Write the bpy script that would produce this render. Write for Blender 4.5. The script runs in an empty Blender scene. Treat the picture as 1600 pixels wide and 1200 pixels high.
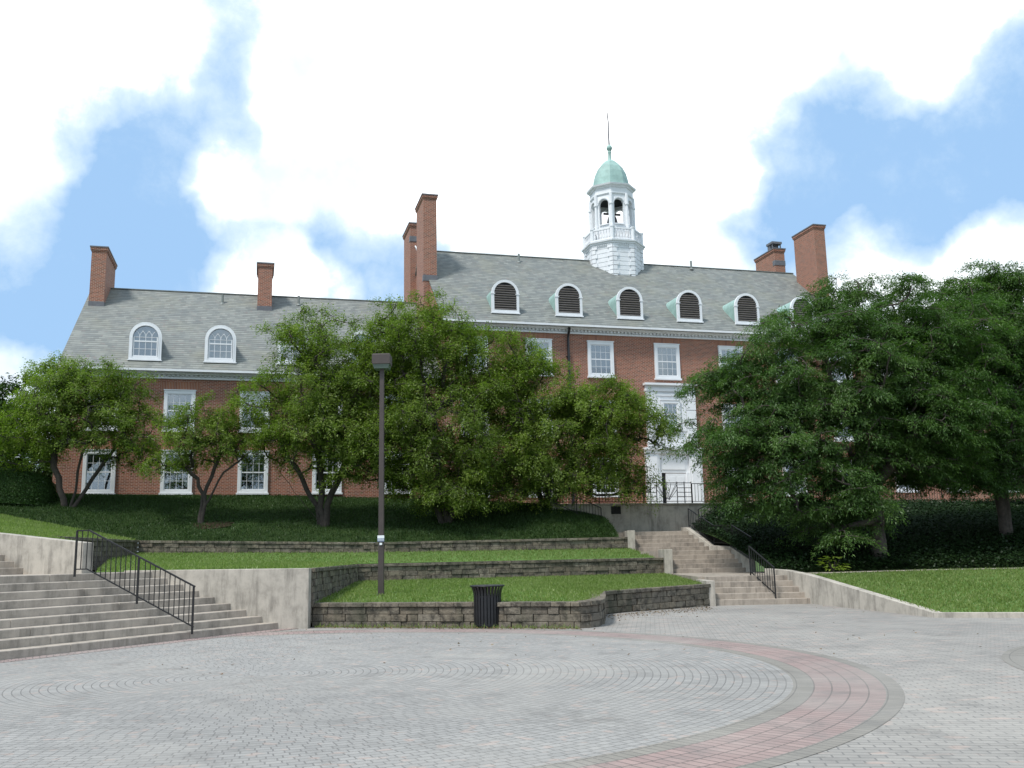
import bpy, math, random
import numpy as np
from mathutils import Vector, Matrix
R = math.radians
random.seed(7)
scene = bpy.context.scene
COL = scene.collection

# ------------------------------------------------------------------ materials
def new_mat(name):
    m = bpy.data.materials.new(name); m.use_nodes = True
    nt = m.node_tree; b = nt.nodes['Principled BSDF']
    return m, nt, b
def N(nt, typ, **kw):
    n = nt.nodes.new(typ)
    for k, v in kw.items(): setattr(n, k, v)
    return n
def L(nt, a, b): nt.links.new(a, b)
def rgb(c): return (c[0], c[1], c[2], 1.0)
def ramp(nt, fac, stops):
    r = N(nt, 'ShaderNodeValToRGB'); e = r.color_ramp.elements
    e[0].position, e[0].color = stops[0][0], rgb(stops[0][1])
    e[1].position, e[1].color = stops[-1][0], rgb(stops[-1][1])
    for p, c in stops[1:-1]:
        x = e.new(p); x.color = rgb(c)
    L(nt, fac, r.inputs[0]); return r.outputs[0]
def noise(nt, vec, scale, detail=5, rough=.6, dist=0.0):
    n = N(nt, 'ShaderNodeTexNoise'); n.inputs['Scale'].default_value = scale
    n.inputs['Detail'].default_value = detail; n.inputs['Roughness'].default_value = rough
    n.inputs['Distortion'].default_value = dist
    if vec is not None: L(nt, vec, n.inputs['Vector'])
    return n.outputs['Fac']
def mixc(nt, fac, a, b, mode='MIX'):
    m = N(nt, 'ShaderNodeMix', data_type='RGBA', blend_type=mode)
    for s, v in ((0, fac), (6, a), (7, b)):
        if isinstance(v, (int, float)): m.inputs[s].default_value = v
        elif isinstance(v, tuple): m.inputs[s].default_value = rgb(v)
        else: L(nt, v, m.inputs[s])
    return m.outputs[2]
def math_(nt, op, a, b=None, c=None):
    m = N(nt, 'ShaderNodeMath', operation=op)
    for i, v in enumerate((a, b, c)):
        if v is None: continue
        if isinstance(v, (int, float)): m.inputs[i].default_value = v
        else: L(nt, v, m.inputs[i])
    return m.outputs[0]
def maprange(nt, v, a, b, c=0.0, d=1.0, smooth=True):
    m = N(nt, 'ShaderNodeMapRange', interpolation_type='SMOOTHSTEP' if smooth else 'LINEAR')
    L(nt, v, m.inputs[0])
    for i, x in enumerate((a, b, c, d)): m.inputs[1 + i].default_value = x
    return m.outputs[0]
def objco(nt): return N(nt, 'ShaderNodeTexCoord').outputs['Object']
def mapping(nt, vec, scale=(1, 1, 1), loc=(0, 0, 0), rot=(0, 0, 0)):
    m = N(nt, 'ShaderNodeMapping'); L(nt, vec, m.inputs[0])
    m.inputs['Scale'].default_value = scale; m.inputs['Location'].default_value = loc; m.inputs['Rotation'].default_value = rot
    return m.outputs[0]
def bump(nt, b, h, strength=.4, dist=.02):
    n = N(nt, 'ShaderNodeBump'); n.inputs['Strength'].default_value = strength; n.inputs['Distance'].default_value = dist
    L(nt, h, n.inputs['Height']); L(nt, n.outputs[0], b.inputs['Normal'])
def wallco(nt):
    """2-D coordinates on vertical faces: (x or y, z)."""
    tc = N(nt, 'ShaderNodeTexCoord'); s = N(nt, 'ShaderNodeSeparateXYZ'); L(nt, tc.outputs['Object'], s.inputs[0])
    n = N(nt, 'ShaderNodeSeparateXYZ'); L(nt, tc.outputs['Normal'], n.inputs[0])
    side = math_(nt, 'GREATER_THAN', math_(nt, 'ABSOLUTE', n.outputs[0]), .7)
    u = math_(nt, 'ADD', math_(nt, 'MULTIPLY', s.outputs[0], math_(nt, 'SUBTRACT', 1.0, side)), math_(nt, 'MULTIPLY', s.outputs[1], side))
    c = N(nt, 'ShaderNodeCombineXYZ'); L(nt, u, c.inputs[0]); L(nt, s.outputs[2], c.inputs[1])
    return c.outputs[0], tc.outputs['Object']
def brick_tex(nt, vec, w, h, mortar, c1, c2, cm, bias=0.0, smooth=.1, offset=.5):
    b = N(nt, 'ShaderNodeTexBrick'); L(nt, vec, b.inputs['Vector'])
    b.inputs['Scale'].default_value = 1; b.inputs['Brick Width'].default_value = w; b.inputs['Row Height'].default_value = h
    b.inputs['Mortar Size'].default_value = mortar; b.inputs['Bias'].default_value = bias; b.inputs['Mortar Smooth'].default_value = smooth
    b.inputs['Color1'].default_value = rgb(c1); b.inputs['Color2'].default_value = rgb(c2); b.inputs['Mortar'].default_value = rgb(cm)
    b.offset = offset
    return b

def plain(name, col, rough=.6, var=.12, scale=3.0, metal=0.0, bumpy=0.0):
    m, nt, b = new_mat(name); v = objco(nt)
    f = noise(nt, v, scale, 6, .65)
    d = tuple(x * (1 - var) for x in col); e = tuple(min(1, x * (1 + var)) for x in col)
    L(nt, ramp(nt, f, [(.3, d), (.7, e)]), b.inputs['Base Color'])
    b.inputs['Roughness'].default_value = rough; b.inputs['Metallic'].default_value = metal
    if bumpy: bump(nt, b, noise(nt, v, scale * 12, 4), bumpy, .01)
    return m

def m_brick():
    m, nt, b = new_mat('red_brick'); vec, o = wallco(nt)
    t = brick_tex(nt, vec, .215, .075, .011, (.32, .092, .050), (.13, .038, .026), (.43, .34, .27))
    big = noise(nt, o, .35, 6, .6); fine = noise(nt, o, 9.0, 3)
    c = mixc(nt, maprange(nt, big, .35, .75), t.outputs['Color'], (.20, .075, .05), 'MIX')
    c = mixc(nt, .22, t.outputs['Color'], c)
    c = mixc(nt, math_(nt, 'MULTIPLY', maprange(nt, fine, .35, .8), .5), c, (.32, .13, .075))
    L(nt, c, b.inputs['Base Color']); b.inputs['Roughness'].default_value = .85
    bump(nt, b, t.outputs['Fac'], -.5, .008)
    return m
def m_lintel():
    m, nt, b = new_mat('brick_soldier_course'); vec, o = wallco(nt)
    t = brick_tex(nt, vec, .075, .45, .010, (.33, .12, .06), (.22, .07, .04), (.36, .28, .22), offset=0)
    L(nt, t.outputs['Color'], b.inputs['Base Color']); b.inputs['Roughness'].default_value = .85
    return m
def m_slate():
    m, nt, b = new_mat('roof_slate'); o = objco(nt)
    s = N(nt, 'ShaderNodeSeparateXYZ'); L(nt, o, s.inputs[0])
    wob = noise(nt, mapping(nt, o, (.6, .3, 2.0)), 1.2, 4)
    zz = math_(nt, 'ADD', s.outputs[2], math_(nt, 'MULTIPLY', wob, .05))
    c = N(nt, 'ShaderNodeCombineXYZ'); L(nt, s.outputs[0], c.inputs[0]); L(nt, zz, c.inputs[1])
    row = .150
    t = brick_tex(nt, c.outputs[0], .28, row, .0, (.235, .245, .225), (.150, .160, .152), (.15, .15, .15))
    fr = math_(nt, 'FRACT', math_(nt, 'DIVIDE', zz, row))
    line = maprange(nt, fr, .0, .34, 1, 0)
    rows = noise(nt, mapping(nt, o, (.45, .2, 5.5)), 1.0, 4, .7)
    lamt = math_(nt, 'MULTIPLY', line, maprange(nt, rows, .35, .65, .5, 1.0))
    big = noise(nt, o, .5, 6, .65)
    col = mixc(nt, math_(nt, 'MULTIPLY', maprange(nt, big, .45, .7), .40), t.outputs['Color'], (.23, .225, .16))
    diag = noise(nt, mapping(nt, o, (.9, .2, 1.6), (0, 0, 0), (0, R(28), 0)), 1.3, 6, .65)
    col = mixc(nt, math_(nt, 'MULTIPLY', maprange(nt, diag, .46, .66), .5), col, (.125, .14, .142))
    sp = noise(nt, mapping(nt, o, (2.2, 1, 5.2)), 1.7, 1)
    col = mixc(nt, math_(nt, 'MULTIPLY', maprange(nt, sp, .64, .70), .45), col, (.21, .155, .145))
    col = mixc(nt, lamt, col, (.045, .048, .048))
    L(nt, col, b.inputs['Base Color']); b.inputs['Roughness'].default_value = .62
    bump(nt, b, math_(nt, 'SUBTRACT', 1.0, line), .6, .03)
    return m
def m_concrete(name, base, stain=.5, warm=0.0):
    m, nt, b = new_mat(name); o = objco(nt)
    f = noise(nt, o, 2.3, 8, .7)
    lo = tuple(x * .62 for x in base); hi = tuple(min(1, x * 1.22) for x in base)
    c = ramp(nt, f, [(.28, lo), (.5, base), (.75, hi)])
    st = math_(nt, 'MULTIPLY', noise(nt, mapping(nt, o, (2.2, 2.2, .30)), 1.9, 8, .75), math_(nt, 'ADD', .55, math_(nt, 'MULTIPLY', noise(nt, o, .9, 4), .9)))
    c = mixc(nt, math_(nt, 'MULTIPLY', maprange(nt, st, .44, .70), stain), c, tuple(x * .36 for x in base))
    sp = noise(nt, o, 45, 2)
    c = mixc(nt, math_(nt, 'MULTIPLY', maprange(nt, sp, .55, .75), .25), c, tuple(x * .55 for x in base))
    L(nt, c, b.inputs['Base Color']); b.inputs['Roughness'].default_value = .9
    bump(nt, b, noise(nt, o, 30, 5), .25, .01)
    return m
def m_block():
    m, nt, b = new_mat('weathered_stone_block'); o = objco(nt)
    g = N(nt, 'ShaderNodeNewGeometry')
    c = ramp(nt, g.outputs['Random Per Island'], [(0, (.165, .135, .10)), (.35, (.21, .18, .135)), (.7, (.155, .132, .105)), (1, (.235, .205, .16))])
    f = noise(nt, o, 5.0, 7, .7)
    c = mixc(nt, math_(nt, 'MULTIPLY', maprange(nt, f, .40, .64), .85), c, (.040, .035, .028))
    f3 = noise(nt, o, 18.0, 4, .7)
    c = mixc(nt, math_(nt, 'MULTIPLY', maprange(nt, f3, .56, .72), .45), c, (.36, .33, .27))
    f2 = noise(nt, mapping(nt, o, (1, 1, .2)), 1.1, 5)
    c = mixc(nt, math_(nt, 'MULTIPLY', maprange(nt, f2, .5, .68), .6), c, (.045, .05, .03))
    L(nt, c, b.inputs['Base Color']); b.inputs['Roughness'].default_value = .95
    bump(nt, b, noise(nt, o, 22, 6, .7), .9, .03)
    return m
GREY1, GREY2, GJ = (.322, .310, .295), (.268, .260, .249), (.175, .168, .16)
def finish_paver(nt, b, t, o, extra=None):
    col = t.outputs['Color']
    if extra is not None: col = extra(col)
    big = noise(nt, o, .35, 6, .6)
    col = mixc(nt, math_(nt, 'MULTIPLY', maprange(nt, big, .42, .7), .40), col, (.40, .375, .34))
    f = noise(nt, o, 1.6, 7, .7)
    col = mixc(nt, math_(nt, 'MULTIPLY', maprange(nt, f, .48, .72), .55), col, (.16, .153, .145))
    st = noise(nt, o, .9, 9, .8, .6)
    col = mixc(nt, math_(nt, 'MULTIPLY', maprange(nt, st, .52, .70), .5), col, (.12, .113, .105))
    wide = noise(nt, o, .16, 3, .5)
    col = mixc(nt, math_(nt, 'MULTIPLY', maprange(nt, wide, .45, .62), .22), col, (.15, .145, .14))
    g = noise(nt, o, 60, 2)
    col = mixc(nt, math_(nt, 'MULTIPLY', maprange(nt, g, .6, .72), .5), col, (.15, .145, .135))
    L(nt, col, b.inputs['Base Color']); b.inputs['Roughness'].default_value = .88
    h = math_(nt, 'SUBTRACT', math_(nt, 'MULTIPLY', noise(nt, o, 14, 3), .35), t.outputs['Fac'])
    bump(nt, b, h, .7, .012)
def m_plaza():
    m, nt, b = new_mat('grey_pavers'); o = objco(nt)
    wob = noise(nt, o, 1.4, 2)
    v = mapping(nt, o, (1, 1, 1), (0, 0, 0), (0, 0, R(8)))
    t = brick_tex(nt, v, .205, .104, .008, (.330, .308, .283), (.272, .256, .237), GJ, smooth=.25)
    t2 = brick_tex(nt, v, .205, .104, .0, (0, 0, 0), (1, 1, 1), (0, 0, 0), bias=0)
    def ex(c):
        sel = noise(nt, mapping(nt, v, (3.0, 6.0, 1)), .9, 1)
        s2 = math_(nt, 'MULTIPLY', maprange(nt, sel, .60, .68), .55)
        return mixc(nt, s2, c, (.45, .33, .28))
    finish_paver(nt, b, t, o, ex)
    return m
def polar(nt, o, course):
    s = N(nt, 'ShaderNodeSeparateXYZ'); L(nt, o, s.inputs[0])
    r = math_(nt, 'SQRT', math_(nt, 'ADD', math_(nt, 'POWER', s.outputs[0], 2), math_(nt, 'POWER', s.outputs[1], 2)))
    th = math_(nt, 'ARCTAN2', s.outputs[1], s.outputs[0])
    k = math_(nt, 'ADD', math_(nt, 'FLOOR', math_(nt, 'DIVIDE', r, course)), .5)
    x = math_(nt, 'MULTIPLY', th, math_(nt, 'MULTIPLY', k, course))
    x = math_(nt, 'ADD', x, math_(nt, 'FRACT', math_(nt, 'MULTIPLY', math_(nt, 'SINE', math_(nt, 'MULTIPLY', k, 12.9898)), 437.585)))
    c = N(nt, 'ShaderNodeCombineXYZ'); L(nt, x, c.inputs[0]); L(nt, r, c.inputs[1])
    return c.outputs[0]
def m_ring(name, c1, c2, cj, course, w, mortar, pink=False, offset=.5):
    m, nt, b = new_mat(name); o = objco(nt)
    t = brick_tex(nt, polar(nt, o, course), w, course, mortar, c1, c2, cj, smooth=.25, offset=offset)
    def ex(c):
        sel = noise(nt, mapping(nt, o, (4, 4, 1)), 1.1, 1)
        return mixc(nt, math_(nt, 'MULTIPLY', maprange(nt, sel, .61, .69), .45), c, (.45, .33, .28))
    finish_paver(nt, b, t, o, ex if pink else None)
    return m
def m_leaf(name, dark, mid, light, trans=.35):
    m, nt, b = new_mat(name)
    a = N(nt, 'ShaderNodeAttribute'); a.attribute_name = 'tint'
    c = ramp(nt, a.outputs['Fac'], [(0, dark), (.55, mid), (1, light)])
    d = N(nt, 'ShaderNodeBsdfDiffuse'); L(nt, c, d.inputs[0])
    t = N(nt, 'ShaderNodeBsdfTranslucent'); L(nt, mixc(nt, 1.0, c, (1.0, 1.3, .5), 'MULTIPLY'), t.inputs[0])
    g = N(nt, 'ShaderNodeBsdfGlossy'); g.inputs['Roughness'].default_value = .45; g.inputs['Color'].default_value = (.8, .85, .8, 1)
    mx = N(nt, 'ShaderNodeMixShader'); mx.inputs[0].default_value = trans; L(nt, d.outputs[0], mx.inputs[1]); L(nt, t.outputs[0], mx.inputs[2])
    m2 = N(nt, 'ShaderNodeMixShader'); m2.inputs[0].default_value = .02; L(nt, mx.outputs[0], m2.inputs[1]); L(nt, g.outputs[0], m2.inputs[2])
    L(nt, m2.outputs[0], nt.nodes['Material Output'].inputs[0]); nt.nodes.remove(b)
    return m
def m_glass():
    m, nt, b = new_mat('window_glass'); nt.nodes.remove(b)
    tr = N(nt, 'ShaderNodeBsdfTransparent'); tr.inputs[0].default_value = (.86, .9, .93, 1)
    gl = N(nt, 'ShaderNodeBsdfGlossy'); gl.inputs['Roughness'].default_value = .03
    fr = N(nt, 'ShaderNodeFresnel'); fr.inputs[0].default_value = 1.6
    mx = N(nt, 'ShaderNodeMixShader'); L(nt, math_(nt, 'ADD', fr.outputs[0], .16), mx.inputs[0]); L(nt, tr.outputs[0], mx.inputs[1]); L(nt, gl.outputs[0], mx.inputs[2])
    L(nt, mx.outputs[0], nt.nodes['Material Output'].inputs[0])
    return m
def m_ground(name, stops, scale=2.5, bumpy=.8):
    m, nt, b = new_mat(name); o = objco(nt)
    f = noise(nt, o, scale, 8, .75); f2 = noise(nt, o, .35, 4, .6)
    c = ramp(nt, math_(nt, 'ADD', math_(nt, 'MULTIPLY', f, .6), math_(nt, 'MULTIPLY', f2, .4)), stops)
    L(nt, c, b.inputs['Base Color']); b.inputs['Roughness'].default_value = 1.0
    b.inputs['Specular IOR Level'].default_value = .1
    bump(nt, b, noise(nt, o, 25, 5), bumpy, .05)
    return m
M = {}
M['brick'] = m_brick(); M['lintel'] = m_lintel(); M['slate'] = m_slate()
M['white'] = plain('white_paint', (.76, .77, .79), .5, .06, 2.0)
M['board'] = plain('white_boards', (.74, .75, .77), .55, .08, 2.0)
M['copper'] = plain('verdigris_copper', (.28, .42, .385), .6, .22, 1.6)
M['lead'] = plain('lead_flashing', (.13, .13, .145), .6, .2, 5)
M['zinc'] = plain('grey_cheek', (.19, .21, .20), .6, .15, 3)
M['black'] = plain('black_metal_paint', (.012, .012, .014), .42, .3, 8)
M['rail'] = plain('black_railing_paint', (.008, .008, .009), .65, .3, 8)
M['bronze'] = plain('brown_metal', (.060, .046, .042), .5, .15, 6)
M['louver'] = plain('dark_louver', (.24, .215, .205), .7, .2, 5)
M['dark'] = plain('dark_interior', (.02, .022, .025), .9, .2, 2)
M['blind'] = plain('window_blind', (.40, .44, .47), .8, .06, 1.5)
M['glass'] = m_glass()
M['lens'] = plain('lamp_lens', (.10, .14, .12), .25, .1, 5)
M['concrete'] = m_concrete('weathered_concrete', (.44, .40, .345), .7)
M['step'] = m_concrete('step_concrete', (.41, .355, .30), .6)
M['stepb'] = m_concrete('step_concrete_brown', (.35, .30, .25), .65)
M['block'] = m_block()
M['plaza'] = m_plaza()
M['ring_grey'] = m_ring('circle_grey_pavers', GREY1, GREY2, GJ, .104, .135, .007, True, 0)
M['ring_tan'] = m_ring('circle_tan_pavers', (.255, .235, .205), (.21, .195, .17), (.13, .12, .11), .2, .1, .006, offset=0)
M['ring_pink'] = m_ring('circle_pink_pavers', (.345, .245, .225), (.275, .195, .18), (.14, .11, .10), .2, .11, .008, offset=0)
M['bark'] = plain('dark_bark', (.050, .040, .034), .95, .4, 6, bumpy=.8)
M['bark2'] = plain('grey_brown_bark', (.075, .060, .052), .95, .4, 6, bumpy=.8)
M['leafA'] = m_leaf('leaf_yellow_green', (.080, .122, .020), (.170, .238, .040), (.275, .335, .075), .48)
M['leafB'] = m_leaf('leaf_blue_green', (.042, .088, .026), (.086, .158, .044), (.150, .232, .070), .42)
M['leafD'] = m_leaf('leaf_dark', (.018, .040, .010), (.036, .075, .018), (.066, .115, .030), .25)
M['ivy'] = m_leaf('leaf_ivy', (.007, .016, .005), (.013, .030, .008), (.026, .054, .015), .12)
M['hedge'] = m_leaf('leaf_hedge', (.020, .048, .010), (.035, .078, .017), (.060, .12, .026), .2)
M['grassb'] = m_leaf('grass_blade', (.14, .195, .05), (.215, .28, .085), (.31, .34, .15), .42)
M['litter'] = m_leaf('dry_leaf', (.07, .045, .025), (.16, .10, .055), (.28, .20, .11), .1)
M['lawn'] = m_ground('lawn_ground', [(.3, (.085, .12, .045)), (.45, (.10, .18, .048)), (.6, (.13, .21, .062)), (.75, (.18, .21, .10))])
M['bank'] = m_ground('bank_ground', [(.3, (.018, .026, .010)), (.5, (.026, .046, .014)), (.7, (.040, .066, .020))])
M['mulch'] = m_ground('mulch', [(.3, (.022, .015, .010)), (.5, (.040, .027, .019)), (.75, (.07, .048, .034))], 6)
M['earth'] = m_ground('earth', [(.3, (.04, .07, .02)), (.5, (.06, .10, .03)), (.7, (.08, .12, .04))], .3)
M['notice'] = plain('notice_paper', (.80, .82, .85), .6, .05, 20)
M['noticeb'] = plain('notice_blue', (.16, .20, .30), .6, .1, 20)

# ------------------------------------------------------------------ mesh helpers
class MB:
    def __init__(s): s.v = []; s.f = []; s.m = []
    def add(s, vs, fs, mi=0):
        o = len(s.v); s.v += [tuple(x) for x in vs]
        for f in fs: s.f.append(tuple(o + i for i in f)); s.m.append(mi)
    def box(s, x0, x1, y0, y1, z0, z1, mi=0, T=None):
        vs = [(x0, y0, z0), (x1, y0, z0), (x1, y1, z0), (x0, y1, z0), (x0, y0, z1), (x1, y0, z1), (x1, y1, z1), (x0, y1, z1)]
        if T is not None: vs = [T @ Vector(v) for v in vs]
        s.add(vs, [(0, 3, 2, 1), (4, 5, 6, 7), (0, 1, 5, 4), (1, 2, 6, 5), (2, 3, 7, 6), (3, 0, 4, 7)], mi)
    def hexa(s, b, t, mi=0):
        """bottom quad and top quad, both counter-clockwise seen from above"""
        s.add(list(b) + list(t), [(0, 3, 2, 1), (4, 5, 6, 7), (0, 1, 5, 4), (1, 2, 6, 5), (2, 3, 7, 6), (3, 0, 4, 7)], mi)
    def bar(s, a, b, w, h, mi=0):
        a = Vector(a); b = Vector(b); d = (b - a); l = d.length; d.normalize()
        up = Vector((0, 0, 1)) if abs(d.z) < .95 else Vector((1, 0, 0))
        x = d.cross(up).normalized(); y = x.cross(d).normalized()
        vs = []
        for p in (a, b):
            for sx, sy in ((-1, -1), (1, -1), (1, 1), (-1, 1)): vs.append(p + x * (w / 2 * sx) + y * (h / 2 * sy))
        s.add(vs, [(3, 2, 1, 0), (4, 5, 6, 7), (0, 1, 5, 4), (1, 2, 6, 5), (2, 3, 7, 6), (3, 0, 4, 7)], mi)
    def tube(s, pts, rad, n=8, mi=0, cap=True):
        pts = [Vector(p) for p in pts]; o = len(s.v); k = len(pts)
        if not hasattr(rad, '__len__'): rad = [rad] * k
        px = None
        for i, p in enumerate(pts):
            d = (pts[min(i + 1, k - 1)] - pts[max(i - 1, 0)]); d.normalize()
            if px is None:
                u = Vector((1, 0, 0)) if abs(d.x) < .9 else Vector((0, 1, 0))
                px = (u - d * u.dot(d)).normalized()
            else: px = (px - d * px.dot(d)).normalized()
            py = d.cross(px)
            for j in range(n):
                a = 2 * math.pi * j / n; s.v.append(tuple(p + (px * math.cos(a) + py * math.sin(a)) * rad[i]))
        for i in range(k - 1):
            for j in range(n):
                a, b = o + i * n + j, o + i * n + (j + 1) % n
                s.f.append((a, b, b + n, a + n)); s.m.append(mi)
        if cap:
            s.f.append(tuple(o + j for j in reversed(range(n)))); s.m.append(mi)
            s.f.append(tuple(o + (k - 1) * n + j for j in range(n))); s.m.append(mi)
    def lathe(s, prof, c=(0, 0, 0), n=24, mi=0, rot=0.0):
        o = len(s.v)
        for r, z in prof:
            for j in range(n):
                a = rot + 2 * math.pi * j / n; s.v.append((c[0] + r * math.cos(a), c[1] + r * math.sin(a), c[2] + z))
        for i in range(len(prof) - 1):
            for j in range(n):
                a, b = o + i * n + j, o + i * n + (j + 1) % n
                s.f.append((a, b, b + n, a + n)); s.m.append(mi)
        s.f.append(tuple(o + j for j in reversed(range(n)))); s.m.append(mi)
        s.f.append(tuple(o + (len(prof) - 1) * n + j for j in range(n))); s.m.append(mi)
    def build(s, name, mats, parent=None, smooth=False, bevel=0.0):
        me = bpy.data.meshes.new(name); me.from_pydata(s.v, [], s.f)
        if not isinstance(mats, (list, tuple)): mats = [mats]
        for m in mats: me.materials.append(m)
        me.polygons.foreach_set('material_index', s.m)
        if smooth: me.polygons.foreach_set('use_smooth', [True] * len(s.f))
        me.validate(); me.update()
        o = bpy.data.objects.new(name, me); COL.objects.link(o)
        if parent is not None: o.parent = parent
        if bevel:
            md = o.modifiers.new('bevel', 'BEVEL'); md.width = bevel; md.segments = 2; md.limit_method = 'ANGLE'; md.angle_limit = R(40)
        return o
def tag(o, label=None, cat=None, group=None, kind=None):
    if label: o['label'] = label
    if cat: o['category'] = cat
    if group: o['group'] = group
    if kind: o['kind'] = kind
    return o
def empty(name, loc=(0, 0, 0), rz=0.0, parent=None):
    o = bpy.data.objects.new(name, None); COL.objects.link(o); o.location = loc; o.rotation_euler = (0, 0, rz)
    o.empty_display_size = .3
    if parent is not None: o.parent = parent
    return o
def copy_tree(o, parent=None, loc=None):
    c = o.copy(); COL.objects.link(c); c.parent = parent
    if loc is not None: c.location = loc
    for ch in list(o.children): copy_tree(ch, c)
    return c
def np_mesh(name, V, F, mat, parent=None, attr=None, smooth=False):
    """V (n,3) float, F (m,4) int quads; attr: per-point tint."""
    me = bpy.data.meshes.new(name); n, m = len(V), len(F)
    me.vertices.add(n); me.vertices.foreach_set('co', np.asarray(V, np.float32).ravel())
    k = F.shape[1]
    me.loops.add(m * k); me.loops.foreach_set('vertex_index', np.asarray(F, np.int32).ravel())
    me.polygons.add(m); me.polygons.foreach_set('loop_start', np.arange(0, m * k, k, dtype=np.int32))
    me.polygons.foreach_set('loop_total', np.full(m, k, np.int32))
    if smooth: me.polygons.foreach_set('use_smooth', np.ones(m, bool))
    me.materials.append(mat); me.update(calc_edges=True)
    if attr is not None:
        a = me.attributes.new('tint', 'FLOAT', 'POINT'); a.data.foreach_set('value', np.asarray(attr, np.float32))
    o = bpy.data.objects.new(name, me); COL.objects.link(o)
    if parent is not None: o.parent = parent
    return o
def leaf_mesh(name, P, D, Nn, ln, wd, tint, mat, parent=None):
    """one folded diamond leaf per point: base P, direction D, normal Nn"""
    D = D / np.linalg.norm(D, axis=1, keepdims=True)
    S = np.cross(D, Nn); S /= (np.linalg.norm(S, axis=1, keepdims=True) + 1e-9)
    ln = ln[:, None]; wd = wd[:, None]
    up = np.cross(S, D)
    a = P; b = P + D * ln * .45 + S * wd * .5 + up * ln * .06; c = P + D * ln - up * ln * .10; e = P + D * ln * .45 - S * wd * .5 + up * ln * .06
    n = len(P); V = np.stack([a, b, c, e], 1).reshape(-1, 3)
    F = np.arange(4 * n).reshape(n, 4)
    return np_mesh(name, V, F, mat, parent, np.repeat(tint, 4))

# ------------------------------------------------------------------ camera
cam_d = bpy.data.cameras.new('camera'); cam = bpy.data.objects.new('camera', cam_d); COL.objects.link(cam)
pitch, roll = R(10.2), R(-1.15)
fw = Vector((0, math.cos(pitch), math.sin(pitch))); rt = Vector((1, 0, 0)); up = rt.cross(fw)
r2 = rt * math.cos(roll) + up * math.sin(roll); u2 = up * math.cos(roll) - rt * math.sin(roll)
cam.matrix_world = Matrix(((r2.x, u2.x, -fw.x, 0), (r2.y, u2.y, -fw.y, 0), (r2.z, u2.z, -fw.z, 1.6), (0, 0, 0, 1)))
cam_d.sensor_width = 36; cam_d.lens = 36 * 1490 / 1600; cam_d.clip_end = 5000; cam_d.clip_start = .1
scene.camera = cam

# ------------------------------------------------------------------ world: sky with clouds fixed to directions
SUN_EL, SUN_AZ = R(58), math.atan2(-.66, -.75)      # azimuth measured from +Y towards +X
w = bpy.data.worlds.new('World'); scene.world = w; w.use_nodes = True
nt = w.node_tree; bg = nt.nodes['Background']
sky = N(nt, 'ShaderNodeTexSky', sky_type='NISHITA'); sky.sun_disc = False
sky.sun_elevation = SUN_EL; sky.sun_rotation = SUN_AZ; sky.air_density = 1.0; sky.dust_density = .6; sky.ozone_density = 2.0
dirv = N(nt, 'ShaderNodeTexCoord').outputs['Generated']
wn = N(nt, 'ShaderNodeTexNoise'); wn.inputs['Scale'].default_value = 7.0; wn.inputs['Detail'].default_value = 5; L(nt, dirv, wn.inputs['Vector'])
wv = N(nt, 'ShaderNodeVectorMath', operation='SUBTRACT'); L(nt, wn.outputs['Color'], wv.inputs[0]); wv.inputs[1].default_value = (.5, .5, .5)
ws = N(nt, 'ShaderNodeVectorMath', operation='SCALE'); L(nt, wv.outputs[0], ws.inputs[0]); ws.inputs['Scale'].default_value = .16
wa = N(nt, 'ShaderNodeVectorMath', operation='ADD'); L(nt, dirv, wa.inputs[0]); L(nt, ws.outputs[0], wa.inputs[1])
wdir = N(nt, 'ShaderNodeVectorMath', operation='NORMALIZE'); L(nt, wa.outputs[0], wdir.inputs[0])
def skydir(az, el): return (math.sin(R(az)) * math.cos(R(el)), math.cos(R(az)) * math.cos(R(el)), math.sin(R(el)))
CLOUDS = [  # azimuth, elevation, radius (deg), weight: cloud banks + and clear gaps -
    (-26.2, 29.5, 7.9, 0.50),
    (-29.7, 23.4, 7.2, 0.60),
    (-28.4, 19.0, 5.1, 0.50),
    (-2.1, 27.7, 15.8, 1.30),
    (11.2, 30.1, 11.7, 0.90),
    (25.9, 28.7, 8.0, 0.55),
    (23.1, 26.1, 6.9, 0.30),
    (-18.2, 21.8, 3.2, 0.75),
    (-15.6, 20.1, 2.7, 0.50),
    (23.7, 14.2, 6.7, 1.60),
    (28.9, 14.5, 4.1, 1.10),
    (-15.4, 15.1, 3.5, 1.20),
    (-11.6, 14.9, 2.3, 0.90),
    (-28.1, 10.2, 3.7, 1.20),
    (-0.6, 17.9, 5.0, 0.60),
    (11.3, 18.1, 5.6, 0.80),
    (-7.0, 22.3, 4.9, 0.50),
    (-22.2, 28.6, 3.7, 0.35),
    (-24.2, 26.7, 3.1, 0.35),
    (-23.7, 24.1, 5.2, -0.90),
    (-22.1, 19.5, 4.6, -0.80),
    (-18.3, 24.8, 3.5, -0.35),
    (-17.6, 29.4, 2.8, -0.50),
    (-16.9, 27.0, 2.5, -0.20),
    (-16.4, 23.6, 2.2, -0.30),
    (-9.0, 17.4, 7.2, -1.00),
    (-26.5, 15.2, 6.5, -1.00),
    (-19.1, 16.6, 4.7, -0.70),
    (20.8, 20.3, 7.1, -1.30),
    (27.9, 20.1, 6.4, -1.30),
    (15.6, 20.6, 4.0, -0.60),
    (-24.4, 12.6, 4.2, -0.50),
    (-5.4, 19.0, 3.4, -0.40),
    (-21.0, 25.8, 1.9, 0.30),
    (-15.0, 27.5, 2.1, 0.25),
]
cov = None
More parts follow.
